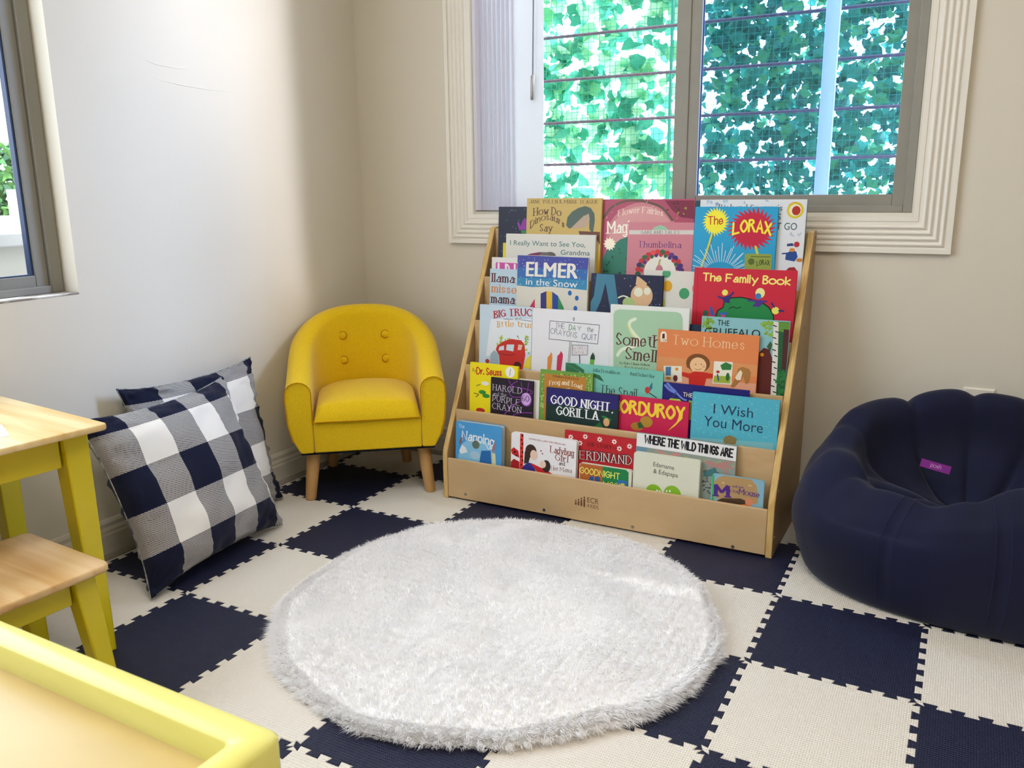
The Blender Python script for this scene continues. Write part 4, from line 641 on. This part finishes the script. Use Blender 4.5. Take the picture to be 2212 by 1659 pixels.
["board_book","hard","small green and orange board book with yellow title and rounded corners, bottom tier",0.6377,0.809,0.035,0.1529,0.1324,0.012,"dcd8c8",1,[["P","b4632c",[[1.1,125.0],[4.3,132.1],[68.8,132.4],[69.2,61.8],[3.4,67.1]]],["S","7a4a1f",5.2,26,[[4.5,128.2],[66.4,126.8],[6.8,67.6],[63.4,70.1]]],["P","1a8048",[[68.8,132.4],[135.7,132.0],[143.9,125.5],[145.1,74.2],[69.2,61.8]]],["P","2a5a98",[[30.7,96.5],[42.9,101.0],[43.8,80.1],[30.0,79.3]]],["P","2a5a98",[[47.0,100.4],[62.1,100.1],[61.7,76.4],[46.6,76.6]]],["P","2a72b4",[[113.3,101.5],[141.2,100.7],[140.8,81.2],[111.6,79.1]]],["E","e0d24a",[128.5,89.6],6.4,3.9],["T","ecec6a","GOODNIGHT",[2.6,104.1],[118.6,102.3],16.4,"hand",0.0,2],["T","ecec6a","MOON",[72.6,76.8],[129.1,76.7],14.3,"hand",0.0,2]]],
["board_book","hard","cream board book with small grey title and two green peas, bottom tier",0.7936,0.8109,0.035,0.1798,0.1851,0.012,"dadcca",1,[["T","3a3f3c","Edamame",[54.7,152.8],[111.6,150.5],11.9,"sans",0],["T","3a3f3c","& Edapapa",[55.7,134.6],[122.7,131.6],11.9,"sans",0],["E","86ba2c",[59.8,79.9],22.8,24.0],["E","86ba2c",[110.4,83.1],23.8,25.0],["E","eef2e0",[68.4,87.7],3.0,3.0],["E","eef2e0",[76.0,87.6],2.8,2.8],["E","eef2e0",[94.9,90.7],2.8,2.8],["E","eef2e0",[103.6,92.1],2.8,2.8]]],
["board_book","hard","small tan and light blue board book with purple title, bottom tier",1.0056,0.809,0.035,0.1321,0.157,0.01,"86b4c8",1,[["P","b39263",[[7.1,99.2],[6.0,135.9],[17.0,149.9],[37.7,159.1],[78.3,161.7],[98.1,157.6],[112.8,143.1],[118.9,120.1],[118.4,96.0],[30.5,87.2]]],["P","3fae6a",[[0.1,154.6],[6.1,154.3],[9.8,75.0],[3.8,76.5]]],["P","4a3624",[[12.8,85.4],[29.9,96.9],[76.4,103.4],[97.6,97.3],[95.0,84.7],[48.6,81.7]]],["E","d98a6a",[97.6,97.3],9.6,10.8],["P","d9762e",[[60.2,83.6],[88.8,91.0],[106.6,84.3],[101.7,71.3],[61.2,69.1]]],["E","d99a8a",[45.3,78.6],8.5,4.9],["E","cbb07a",[29.7,137.2],4.8,2.4],["E","cbb07a",[97.0,140.6],4.8,2.4],["T","4f2a86","M",[13.0,100.8],[46.1,102.6],29.2,"serif",0.0,5],["T","4f2a86","is for",[46.4,116.1],[69.7,116.3],8.5,"serif",0],["T","4f2a86","Mouse",[71.6,114.8],[121.7,113.4],14.4,"serif",0.0,2.2],["T","6a4a8a","an ABC book",[53.7,130.1],[81.5,130.9],4.8,"serif",0]]],
]

TILT = math.radians(4)
PAGE = mat('book_pages', 'd9d2c0', .8, .1, noise=(400, 'c4bca8', .2), stretch=(.05, 1, .05))
TIERG = {1: 'books on the bottom tier', 2: 'books on the second tier', 3: 'books on the middle tier', 4: 'books on the fourth tier', 5: 'books on the top tier'}
for bi, (name, kind, label, x0, y0, z0, w, h, th, col, tier, art) in enumerate(BOOKS):
    bk = thing(name, label, 'book', (x0, y0, z0+.0006+.0705*th), 0, TIERG[tier]); bk.rotation_euler = (-TILT, 0, 0)
    cm = print_mat(col)
    rad = .007 if name == 'board_book' else .0006
    def slab(y_a, y_b, w_, h_, r_, m, nm, x_=0, z_=0):
        P = rrect(w_, h_, max(r_, .0003), 4 if r_ > .002 else 1, w_/2+x_, h_/2+z_)
        mb = MB().loops([[(x, y_a, z) for x, z in P], [(x, y_b, z) for x, z in P]], 0, True, True, True); return mb.build(nm, m, bk)
    ct = .0018 if name != 'thin_book' else .0006
    if name == 'board_book':
        slab(0, .0018, w, h, rad, cm, 'front_cover')
        nb = max(2, int(th/.0032)); tt = (th-.0036)/nb
        P = []
        slab(.00185, th-.0019, w-.002, h-.002, rad, PAGE, 'page_block', .0002, 0)
        slab(th-.0018, th, w, h, rad, cm, 'back_cover')
    else:
        slab(0, ct, w, h, rad, cm, 'front_cover'); slab(th-ct, th, w, h, rad, cm, 'back_cover')
        slab(ct+.0001, th-ct-.0001, w-.005, h-.006, .0003, PAGE, 'page_block', .0015, .003)
        MB().box((-.0008, .0003, .0002), (.0014, th-.0003, h-.0002)).build('spine', cm, bk, bevel=.0004)
    if art:
        cv = Cover(w, h); draw(cv, art, bi); o = finish_cover(cv, 'cover_print', bk)

# ------------------------------------------------------------------ yellow armchair
ang = math.atan2(.617, .787)
CH = thing('armchair', 'small yellow tub armchair with buttoned back and wooden legs in the corner', 'armchair', (-.007, .713, .001), ang)
def plan(s):      # centre line of the shell, s 0..1 ; returns point, outward normal, t
    Ls, A = .15, PI*.215
    tot = 2*Ls+A; d = s*tot
    if d < Ls: return (-.196, -.028+d), (-1, 0)
    if d > Ls+A: return (.196, -.028+tot-d), (1, 0)
    a = PI-(d-Ls)/A*PI; ca, sa = math.cos(a), math.sin(a); e = .80
    sa = max(sa, 0); x, y = .196*math.copysign(abs(ca)**e, ca), .122+.215*sa**e
    q = 2/e-1; nx, ny = math.copysign((abs(x)/.196)**q, ca)/.196, (max(0, y-.122)/.215)**q/.215; l = math.hypot(nx, ny); return (x, y), (nx/l, ny/l)
def section(s, n_top=8):
    (x, y), (nx, ny) = plan(s)
    t = max(0, min(1, (y+.03)/.367)); h = .367+.176*t**1.15
    w = .037-.004*t
    P = [(-w*.2-.026+.0, .151), (-w, .175)]  # inner bottom (hidden)
    prof = [(.5*w-.024, .1505), (w-.034, .153), (w-.015, .19), (w-.003, .24), (w+.001, min(.31, h-.06)), (w, h-w*.9)]
    for k in range(1, n_top):
        a = PI*k/n_top; prof.append((w*math.cos(a), h-w*.9+w*.9*math.sin(a)))
    prof += [(-w, h-w*.9), (-w-.002*t, .30), (-w, .24), (-w, .152)]
    return [(x+nx*d, y+ny*d, z) for d, z in prof]
N = 56; mb = MB(); L = [section(i/N) for i in range(N+1)]
mb.loops(L, 0, True, True, True)
# round the front arm edges slightly by extra loops
mb.build('shell', M_fab, CH, smooth=True, angle=60, bevel=.004, seg=2)
for e, sg in ((0, -1), (1, 1)):
    P = section(e); 
    mb = MB(); mb.tube([(p[0], p[1]-.0032, p[2]) for p in P[2:-1]], .0016, 6); mb.build('piping', M_pipe, CH, smooth=True)
MB().box((-.1585, -.026, .151), (.1585, .27, .246)).build('seat_base', M_fab, CH, bevel=.004)
# cushion
mb = MB(); nx_, ny_ = 24, 24; G = []
def cush(u, v):
    x = u*.157*(1-.02*v*v); y = -.036+(v*.5+.5)*.335
    if v > .2:
        lim = .155*math.sqrt(max(0.02, 1-((v-.2)/1.05)**2)); x = max(-lim, min(lim, x)) if abs(x) > lim else x; x = u*lim
    return x, y
def edge(u, p=6): return (1-abs(u)**p)**(1/p) if abs(u) < 1 else 0
for lay in (1, -1):
    for i in range(nx_+1):
        for j in range(ny_+1):
            pass
vs_, fs_ = [], []
K = 28
for j in range(K+1):
    for i in range(K+1):
        u, v = -1+2*i/K, -1+2*j/K; x, y = cush(u, v); e = min(1, (edge(u, 5)*edge(v, 6)))
        vs_.append((x, y, .2475+.052*e**.8+.020*(1-u*u)*(1-(v*.9)**2)**1.0))
nb = len(vs_)
for j in range(K+1):
    for i in range(K+1):
        u, v = -1+2*i/K, -1+2*j/K; x, y = cush(u, v); vs_.append((x, y, .2475))
def gi(i, j, o=0): return o+j*(K+1)+i
for j in range(K):
    for i in range(K):
        fs_.append((gi(i, j), gi(i+1, j), gi(i+1, j+1), gi(i, j+1))); fs_.append((gi(i, j, nb), gi(i, j+1, nb), gi(i+1, j+1, nb), gi(i+1, j, nb)))
for i in range(K):
    for (a, b) in (((i, 0), (i+1, 0)), ((i+1, K), (i, K)), ((0, i+1), (0, i)), ((K, i), (K, i+1))):
        fs_.append((gi(*a), gi(*a, nb), gi(*b, nb), gi(*b)))
mb.add(vs_, fs_); mb.build('seat_cushion', M_fab, CH, smooth=True, angle=75)
MB().tube([(-.157, -.0365, .2475), (-.05, -.037, .2468), (.06, -.037, .2468), (.157, -.0365, .2475)], .0016, 6).build('piping', M_pipe, CH, smooth=True)
MB().tube([(-.150, -.0345, .300), (-.157, -.0345, .275), (-.1585, -.0345, .2475)], .0013, 6).build('piping', M_pipe, CH, smooth=True)
for x in (-.069, .069):
    for z in (.447, .366):
        yy = .122+(.215-.034)*(1-(abs(x)/.160)**2.5)**.4
        MB().tube([(x, yy+.003, z), (x, yy-.002, z), (x, yy-.0045, z), (x, yy-.0055, z)], [.0118, .0118, .0085, .003], 18).build('button', M_fab, CH, smooth=True)
        rr = [(x+.0128*math.cos(2*PI*k/20), yy-.0005, z+.0128*math.sin(2*PI*k/20)) for k in range(21)]
        MB().tube(rr, .0014, 5, caps=False).build('button_ring', M_pipe, CH, smooth=True)
# underside
mb = MB(); P = []
for i in range(0, N+1, 2):
    (x, y), (nx, ny) = plan(i/N); P.append((x+nx*.0, y+ny*.0))
mb.prism(P, 2, .1475, .1512).build('underside', M_black, CH)
for (xt, yt, xb, yb) in ((-.164, .03, -.180, .0), (.164, .03, .180, .0), (-.112, .27, -.125, .315), (.112, .27, .125, .315)):
    MB().tube([(xb, yb, 0), (xb, yb, .003), (xb+(xt-xb)*.5, yb+(yt-yb)*.5, .075), (xt, yt, .1475)], [.0135, .0162, .019, .0215], 20).build('leg', M_leg, CH, smooth=True, angle=50)

# ------------------------------------------------------------------ checked cushions
def check_material():
    m = bpy.data.materials.new('buffalo_check'); m.use_nodes = True; nt = m.node_tree; b = nt.nodes['Principled BSDF']
    b.inputs['Roughness'].default_value = .85; b.inputs['Specular IOR Level'].default_value = .12; b.inputs['Sheen Weight'].default_value = .1
    uv = nt.nodes.new('ShaderNodeUVMap'); sp = nt.nodes.new('ShaderNodeSeparateXYZ'); nt.links.new(uv.outputs[0], sp.inputs[0])
    def mth(op, a, b_=None):
        q = nt.nodes.new('ShaderNodeMath'); q.operation = op
        for i, x in enumerate((a, b_)):
            if x is None: continue
            if isinstance(x, (int, float)): q.inputs[i].default_value = x
            else: nt.links.new(x, q.inputs[i])
        return q.outputs[0]
    su = mth('GREATER_THAN', mth('FRACT', sp.outputs[0]), .5); sv = mth('GREATER_THAN', mth('FRACT', sp.outputs[1]), .5)
    tw = mth('GREATER_THAN', mth('FRACT', mth('ADD', mth('MULTIPLY', sp.outputs[0], 20), mth('MULTIPLY', sp.outputs[1], 90))), .36)   # twill
    # thread colour: where twill==1 warp (su) shows, else weft (sv)
    a = mth('ADD', mth('MULTIPLY', su, sv), mth('MULTIPLY', mth('ABSOLUTE', mth('SUBTRACT', su, sv)), tw))
    mx = nt.nodes.new('ShaderNodeMix'); mx.data_type = 'RGBA'; nt.links.new(a, mx.inputs[0])
    mx.inputs[6].default_value = lin('e9e6df')+(1,); mx.inputs[7].default_value = lin('161a30')+(1,)
    nt.links.new(mx.outputs[2], b.inputs['Base Color']); return m
M_check = check_material()
def cushion(label, origin, xdir, ydir, w, h, th, u0, v0, seed, cell=.088):
    xd = Vector(xdir).normalized(); yd = Vector(ydir); yd = (yd-xd*yd.dot(xd)).normalized(); zd = xd.cross(yd)
    o = thing('cushion', label, 'cushion', origin, 0, 'buffalo check cushions by the left wall')
    o.matrix_world = Matrix(((xd.x, yd.x, zd.x, origin[0]), (xd.y, yd.y, zd.y, origin[1]), (xd.z, yd.z, zd.z, origin[2]), (0, 0, 0, 1)))
    nz = vnoise(seed, 12, 4, 16); n = 44
    def P(u, v, sgn):
        x = w/2*u*(1-.11*(1-abs(v)**2.6)*abs(u)**3); y = h/2*(v*(1-.10*(1-abs(u)**2.6)*abs(v)**3))+h/2
        if v < 0: y += .0
        t = (th if sgn > 0 else th*.43)*max(0, (1-u*u)*(1-v*v))**.37
        t *= 1+.06*float(nz(u*1.3, v*1.3)); wr = .006*float(nz(u*5+3, v*5))*(1-min(1, t/th))*(1 if t > 0 else 0)
        bend = -.0*v
        return (x, y, sgn*t+wr+bend)
    V, F, UV = [], [], []
    for s in (1, -1):
        for j in range(n+1):
            for i in range(n+1):
                u = math.sin((-1+2*i/n)*PI/2*.92)/math.sin(PI/2*.92); v = math.sin((-1+2*j/n)*PI/2*.92)/math.sin(PI/2*.92)
                V.append(P(u, v, s)); UV.append(((u*w/2+w/2+u0)/cell/2, (v*h/2+h/2+v0)/.1/2))
    nb = (n+1)**2
    for s in (0, 1):
        for j in range(n):
            for i in range(n):
                a = s*nb+j*(n+1)+i; q = (a, a+1, a+n+2, a+n+1); F.append(q if s == 0 else q[::-1])
    mb = MB(); mb.v = V; mb.f = F; mb.m = [0]*len(F)
    c = mb.build('cover', M_check, o, recalc=False); me = c.data
    ul = me.uv_layers.new(name='UVMap')
    for l in me.loops: ul.data[l.vertex_index if False else l.index].uv = UV[l.vertex_index]
    me.polygons.foreach_set('use_smooth', [True]*len(F))
    # seam piping round the edge
    E_ = []
    for k in range(4*n+1):
        q = k % (4*n); i = q % n
        if q < n: ij = (i, 0)
        elif q < 2*n: ij = (n, i)
        elif q < 3*n: ij = (n-i, n)
        else: ij = (0, n-i)
        E_.append(V[ij[1]*(n+1)+ij[0]])
    MB().tube(E_, .0016, 6, caps=False).build('seam', mat('seam_thread', '3a4a5a', .9, .1, noise=(60, 'b9b7b0', .15)), o, smooth=True)
    return o
cushion('front buffalo check cushion, leaning on the other beside the yellow table', (-.056, .168, .006), (-.039, .437, 0), (-.158, -.008, .375), .470, .440, .074, .088, .112, 21)
cushion('rear buffalo check cushion, propped against the left wall behind the front one', (-.222, .335, .006), (-.004, .43, .0), (-.082, .008, .405), .455, .435, .044, .106, .110, 22, .105)

# ------------------------------------------------------------------ furry round rug
RC = (.69, .25); RR = .476
RG = thing('round_rug', 'round white faux fur rug on the foam tiles in front of the bookshelf', 'rug', (RC[0], RC[1], 0))
n1 = vnoise(31, 16, 5, 22); n2 = vnoise(32, 16, 8, 40); n3 = vnoise(33, 12, 5, 26); n4 = vnoise(34, 10, 3, 12)
def rim(th): return RR*(1+.012*np.sin(3*th+1)+.010*np.sin(5*th+2.3)+.006*np.sin(11*th)+.004*np.sin(23*th+.4))
def hgt(x, y):
    r = np.hypot(x, y); R_ = rim(np.arctan2(y, x)); e = np.clip((R_*.985-r)/.026, 0, 1)
    base = .004+.021*np.sqrt(e*(2-e)) + .0065*n1(x, y)*e + .0020*n2(x, y)*e
    # a fold line on the far right side
    d = y-.205-.006*np.sin(x*14); k = np.clip((x-.04)/.22, 0, 1)
    base += .019*k*np.clip(e*3, 0, 1)/(1+np.exp(-np.clip(d/.004, -30, 30)))*np.exp(-np.clip(d, 0, 1)/.11)
    return base
mb = MB(); nr, na = 60, 160; V = [(0, 0, float(hgt(np.float64(0), np.float64(0))))]
for i in range(1, nr+1):
    for j in range(na):
        th = 2*PI*j/na; r = float(rim(th))*.972*(i/nr)**.8; x, y = r*math.cos(th), r*math.sin(th); V.append((x, y, float(hgt(x, y))))
F = [(0, 1+j, 1+(j+1) % na) for j in range(na)]
for i in range(1, nr):
    for j in range(na):
        a = 1+(i-1)*na+j; b = 1+(i-1)*na+(j+1) % na; F.append((a, a+na, b+na, b))
base = 1+(nr-1)*na; ob = len(V)
for j in range(na): V.append((V[base+j][0], V[base+j][1], .0003))
for j in range(na): F.append((base+j, ob+j, ob+(j+1) % na, base+(j+1) % na))
F.append(tuple(ob+j for j in range(na))[::-1])
mb.add(V, F)
mb.build('rug_backing', mat('rug_base', 'ffffff', .95, .05), RG, smooth=True, recalc=False, angle=80)
def fur(n, seed):
    g = np.random.RandomState(seed)
    r = np.sqrt(g.uniform(0, 1, n)); th = g.uniform(0, 2*PI, n); ex = g.uniform(0, 1, n) < .24
    r[ex] = 1-.06*g.uniform(0, 1, ex.sum())
    R_ = rim(th); x = r*R_*np.cos(th); y = r*R_*np.sin(th); z = np.maximum(hgt(x, y)-.0015, .001)+np.where(r > .972, g.uniform(0, .012, n), 0)
    a = 2.2*n3(x, y)+.8*n4(x*2, y*2); dx, dy = np.cos(a), np.sin(a)
    edge_ = np.clip((r-.90)/.1, 0, 1); dx = dx*(1-edge_)*.6+np.cos(th)*edge_*1.5; dy = dy*(1-edge_)*.6+np.sin(th)*edge_*1.5
    dx += g.normal(0, .45, n); dy += g.normal(0, .45, n)
    # clump towards tuft centres
    cell = .022; cx = (np.floor(x/cell)+.5)*cell+g.normal(0, .001, n); cy = (np.floor(y/cell)+.5)*cell+g.normal(0, .001, n)
    Ln = g.uniform(.008, .015, n)*(1-.05*edge_); lean = .55+.35*np.tanh(n4(x, y))+.25*edge_
    hx = dx*lean*Ln; hy = dy*lean*Ln; tipx = x+hx+(cx-x)*.5; tipy = y+hy+(cy-y)*.5
    up = np.sqrt(np.maximum(.12, 1-lean**2*.8))*Ln*(1-.45*edge_)
    tipz = np.maximum(z+up*.75, .002); mz = z+up*.62; mx = x+hx*.35; my = y+hy*.35
    wa = g.uniform(0, PI, n); wd = g.uniform(.0005, .0009, n); wx, wy = np.cos(wa)*wd, np.sin(wa)*wd
    V = np.empty((n, 5, 3))
    V[:, 0] = np.stack([x-wx, y-wy, z], 1); V[:, 1] = np.stack([x+wx, y+wy, z], 1)
    V[:, 2] = np.stack([mx+wx*.8, my+wy*.8, mz], 1); V[:, 3] = np.stack([mx-wx*.8, my-wy*.8, mz], 1); V[:, 4] = np.stack([tipx, tipy, tipz], 1)
    me = bpy.data.meshes.new('pile'); nv = n*5
    me.vertices.add(nv); me.vertices.foreach_set('co', V.reshape(-1))
    k = np.arange(n)*5
    li = np.stack([k, k+1, k+2, k+3, k+3, k+2, k+4], 1).reshape(-1)
    me.loops.add(n*7); me.loops.foreach_set('vertex_index', li.astype(np.int32))
    ls = np.stack([np.arange(n)*7, np.arange(n)*7+4], 1).reshape(-1); lt = np.tile([4, 3], n)
    me.polygons.add(n*2); me.polygons.foreach_set('loop_start', ls.astype(np.int32)); me.polygons.foreach_set('loop_total', lt.astype(np.int32))
    me.update(calc_edges=True); me.validate()
    me.polygons.foreach_set('use_smooth', [True]*len(me.polygons))
    me.materials.append(mat('white_fur', 'fffeff', .8, .1, trans=.3)); o = bpy.data.objects.new('pile', me); COL.objects.link(o); o.parent = RG
    o['kind'] = 'stuff'
fur(190000, 5)

# ------------------------------------------------------------------ bean bag
BB = thing('bean_bag', 'large dark navy bean bag slumped against the back wall at right', 'bean bag', (1.682, .86, 0))
def bag():
    M_bag = mat('navy_cotton', '0f1226', .75, .18, sheen=.10, noise=(4, '15193a', .3), bump=(420, .12, .001))
    na, K = 220, 15; V = []; g1 = vnoise(51, 12, 1.5, 5)
    C0 = Vector((-.10, -.055)); rx, rf, rb = .470, .280, .276
    HC = [(-180, .308), (-150, .250), (-120, .250), (-90, .288), (-60, .325), (-30, .355), (0, .380), (45, .405), (90, .412), (120, .408), (150, .365), (180, .308)]
    CR = [(28, .9), (62, 1.3), (92, .8), (124, 1.2), (158, 1.0), (196, .8)]
    def lerp(T_, a):
        for (a0, v0), (a1, v1) in zip(T_, T_[1:]):
            if a0 <= a <= a1:
                t = (a-a0)/(a1-a0); t = t*t*(3-2*t); return v0+(v1-v0)*t
        return T_[0][1]
    def inside(x, y):
        ry = rf if y < 0 else rb
        return abs(x/rx)**2.35+abs(y/ry)**2.35 < 1
    prof = []
    for i in range(na):
        a = 2*PI*i/na-PI; c, s_ = math.cos(a), math.sin(a); lo, hi = 0, .8
        for _ in range(24):
            m = (lo+hi)/2
            if inside(C0.x+c*m, C0.y+s_*m): lo = m
            else: hi = m
        R_ = lo; deg = math.degrees(a); hc = lerp(HC, deg)
        fr = max(0, -s_); crest = .80-.10*fr
        P = [(0, .0002), (.5, .0002), (.84, .0004), (.945, .030), (1.0, .095), (1.005, .165), (.965, hc*.62+.03), (.90, hc*.85), (crest, hc), (crest-.12-.02*(1-fr), hc-.012-.035*fr), (crest-.22, hc*.5+.085-.035*fr), (.30, .215), (.12, .188), (.04, .182), (0, .181)]
        Q = crom([(p[0]*R_, p[1]) for p in P], 6)
        cre = 0; bul = 0
        for ca, w in CR:
            d = abs((deg-ca+180) % 360-180); cre += w*math.exp(-(d/4.2)**1.2)
        sm = 0
        for ca in (-74, -128):
            d = abs((deg-ca+180) % 360-180); sm += math.exp(-(d/1.6)**2)+.8*math.exp(-(d/9.)**2)*(1 if ca == -128 else .25)
        row = []
        for k, (rho, z) in enumerate(Q):
            t = k/(len(Q)-1); x, y = C0.x+c*rho, C0.y+s_*rho
            up = max(0, min(1, (t-.42)/.12))*max(0, min(1, (1-t)/.25))
            z -= .020*cre*up; z += .007*float(g1(x*9, y*9))*up
            out = max(0, min(1, (t-.2)/.1))*max(0, min(1, (.66-t)/.12)); q = 1-(.020*sm+.012*cre*.6)*out+.012*float(g1(a*1.2+3, z*9))*out
            x2, y2 = C0.x+c*rho*q, C0.y+s_*rho*q
            row.append((x2, min(y2, .29), max(z, .0002)))
        prof.append(row)
    n = len(prof[0]); L = [[prof[i][k] for i in range(na)] for k in range(1, n-1)]
    mb = MB(); mb.loops(L, 0, True, False, False)
    b0 = len(mb.v); mb.v.append((C0.x, C0.y, .0002)); mb.v.append((C0.x, C0.y, .181)); nL = len(L)
    for i in range(na):
        mb.f.append((b0, (i+1) % na, i)); mb.m.append(0); mb.f.append((b0+1, (nL-1)*na+i, (nL-1)*na+(i+1) % na)); mb.m.append(0)
    o = mb.build('bag_body', M_bag, BB, smooth=True, angle=180)
    # stitched seams following two panel joins on the front
    for deg in (-74, -128):
        i = int(round((deg+180)/360*na)) % na
        for off in (-2, 2):
            P = [Vector(prof[(i+off) % na][k]) for k in range(18, 52)]
            mb = MB(); mb.tube([p+Vector((0, 0, .0002)) for p in P], .0008, 5); mb.build('seam', mat('bag_thread', '1a2044', .7), BB, smooth=True)
    return prof
BP = bag()
# woven label standing out of the hollow
cv = Cover(.064, .019)
vw = Vector((1.526-1.503, -1.219-.862, .907-.262)).normalized(); up_ = Vector((0, 0, 1)); rt = up_.cross(vw).normalized(); up2 = vw.cross(rt)
cv.poly([(.0007, .0007), (.0633, .0007), (.0633, .0183), (.0007, .0183)], '7d1f86'); cv.layer()
cv.text('posh', (.022, .0062), (.044, .0062), .0095, 'hand', 0, 'd9a6da', 1.3)
Mt = Matrix(((rt.x, -vw.x, up2.x, 0), (rt.y, -vw.y, up2.y, 0), (rt.z, -vw.z, up2.z, 0), (0, 0, 0, 1)))
tl = MB().box((0, 0, 0), (.064, .0012, .019)).build('woven_label', mat('purple_label', '7d1f86', .6, .2), BB)
tl.matrix_local = Matrix.Translation(Vector((1.476-1.682, .872-.86, .268)))@Mt@Matrix.Rotation(math.radians(10), 4, 'Y')
pt_ = finish_cover(cv, 'label_print', tl)
# ------------------------------------------------------------------ table, stool, tray table
def rounded_slab(w, d, h, r, m, name, parent, loc, rr=.004):
    P = rrect(w, d, r, 6); P2 = rrect(w-2*rr, d-2*rr, max(r-rr, .001), 6); Pm = rrect(w-.6*rr, d-.6*rr, r, 6)
    L = [[(x, y, 0) for x, y in P2], [(x, y, rr*.3) for x, y in Pm], [(x, y, rr) for x, y in P], [(x, y, h-rr) for x, y in P], [(x, y, h-rr*.3) for x, y in Pm], [(x, y, h) for x, y in P2]]
    return MB().loops(L, 0, True, True, True).build(name, m, parent, smooth=True, loc=loc, angle=60)
def sqleg(mb, a, b, wa, wb, wya=None, wyb=None):
    wya = wya or wa; wyb = wyb or wb
    L = [[(p[0]+sx*w/2, p[1]+sy*wy/2, p[2]) for sx, sy in ((-1, -1), (1, -1), (1, 1), (-1, 1))] for p, w, wy in ((a, wa, wya), (b, wb, wyb))]
    return mb.loops(L, 0, True, True, True)
TB = thing('kids_table', 'small table with pine top and yellow legs by the left wall', 'table', (.112, -.222, 0), math.radians(-6))
TW, TD = .42, .62        # local: extends -x (to wall) and -y (to the viewer)
rounded_slab(TW, TD, .013, .010, M_pine, 'table_top', TB, (-TW/2, -TD/2, .467), .003)
for sx in (0, 1):
    for sy in (0, 1):
        x = -.064-sx*(TW-.128); y = -.044-sy*(TD-.088)
        sqleg(MB(), (x, y, .4668), (x+(.012 if not sx else -.010), y+(.008 if not sy else -.008), 0), .048, .034).build('leg', M_yel, TB, bevel=.003)
for y in (-.044, -TD+.044): MB().box((-TW+.09, y-.011, .40), (-.09, y+.011, .4668)).build('apron', M_yel, TB, bevel=.0015)
for x in (-.064, -TW+.064): MB().box((x-.011, -TD+.07, .40), (x+.011, -.07, .4668)).build('apron', M_yel, TB, bevel=.0015)
pp = rrect(.10, .14, .001, 1)
tag(MB().loops([[(x, y, 0) for x, y in pp], [(x, y, .0004) for x, y in pp]], 0, True, True, True).build('paper_sheet', mat('paper', 'e6e6ec', .8, .1), loc=(-.045, -.405, .4803)), 'corner of a white paper sheet lying on the pine table', 'paper')
bpy.data.objects['paper_sheet'].rotation_euler = (0, 0, math.radians(-24))
ST = thing('kids_stool', 'low stool with pine seat and splayed yellow legs in front of the table', 'stool', (.243, -.341, 0), math.radians(-4))
SW, SD = .272, .272
rounded_slab(SW, SD, .015, .016, M_pine2, 'seat', ST, (-SW/2, -SD/2, .255), .004)
for sx in (0, 1):
    for sy in (0, 1):
        x = -.042-sx*(SW-.084); y = -.040-sy*(SD-.08); ox = .022*(1 if not sx else -1); oy = .020*(1 if not sy else -1)
        sqleg(MB(), (x, y, .2548), (x+ox, y+oy, 0), .040, .030).build('leg', M_yel, ST, bevel=.003)
for y in (-.040, -SD+.040): MB().box((-SW+.06, y-.009, .205), (-.06, y+.009, .2548)).build('apron', M_yel, ST, bevel=.0015)
for x in (-.042, -SW+.042): MB().box((x-.009, -SD+.06, .205), (x+.009, -.06, .2548)).build('apron', M_yel, ST, bevel=.0015)
# tray table in the foreground
TT = thing('tray_table', 'yellow wooden tray-top play table with a raised rim, nearest the camera', 'table', (1.045, -.748, 0), math.radians(-1))
W_, D_, zt = .92, .50, .45
outer = rrect(W_, D_, .014, 6, -W_/2, -D_/2); inner = rrect(W_-.066, D_-.066, .006, 6, -W_/2, -D_/2)
o2 = rrect(W_-.008, D_-.008, .012, 6, -W_/2, -D_/2); i2 = rrect(W_-.060, D_-.060, .008, 6, -W_/2, -D_/2)
mb = MB(); mb.loops([[(x, y, zt-.075) for x, y in outer], [(x, y, zt-.004) for x, y in outer], [(x, y, zt) for x, y in o2], [(x, y, zt) for x, y in i2], [(x, y, zt-.003) for x, y in inner], [(x, y, zt-.030) for x, y in inner]], 0, True, True)
mb.build('tray_rim', M_tray, TT, smooth=True, angle=50)
MB().prism([(x, y) for x, y in rrect(W_-.066, D_-.066, .006, 6, -W_/2, -D_/2)], 2, zt-.034, zt-.0295).build('tray_bed', M_trayf, TT)
for sx in (0, 1):
    for sy in (0, 1):
        x = -.04-sx*(W_-.08); y = -.04-sy*(D_-.08)
        sqleg(MB(), (x, y, zt-.0752), (x, y, 0), .05, .042).build('leg', M_yel, TT, bevel=.003)
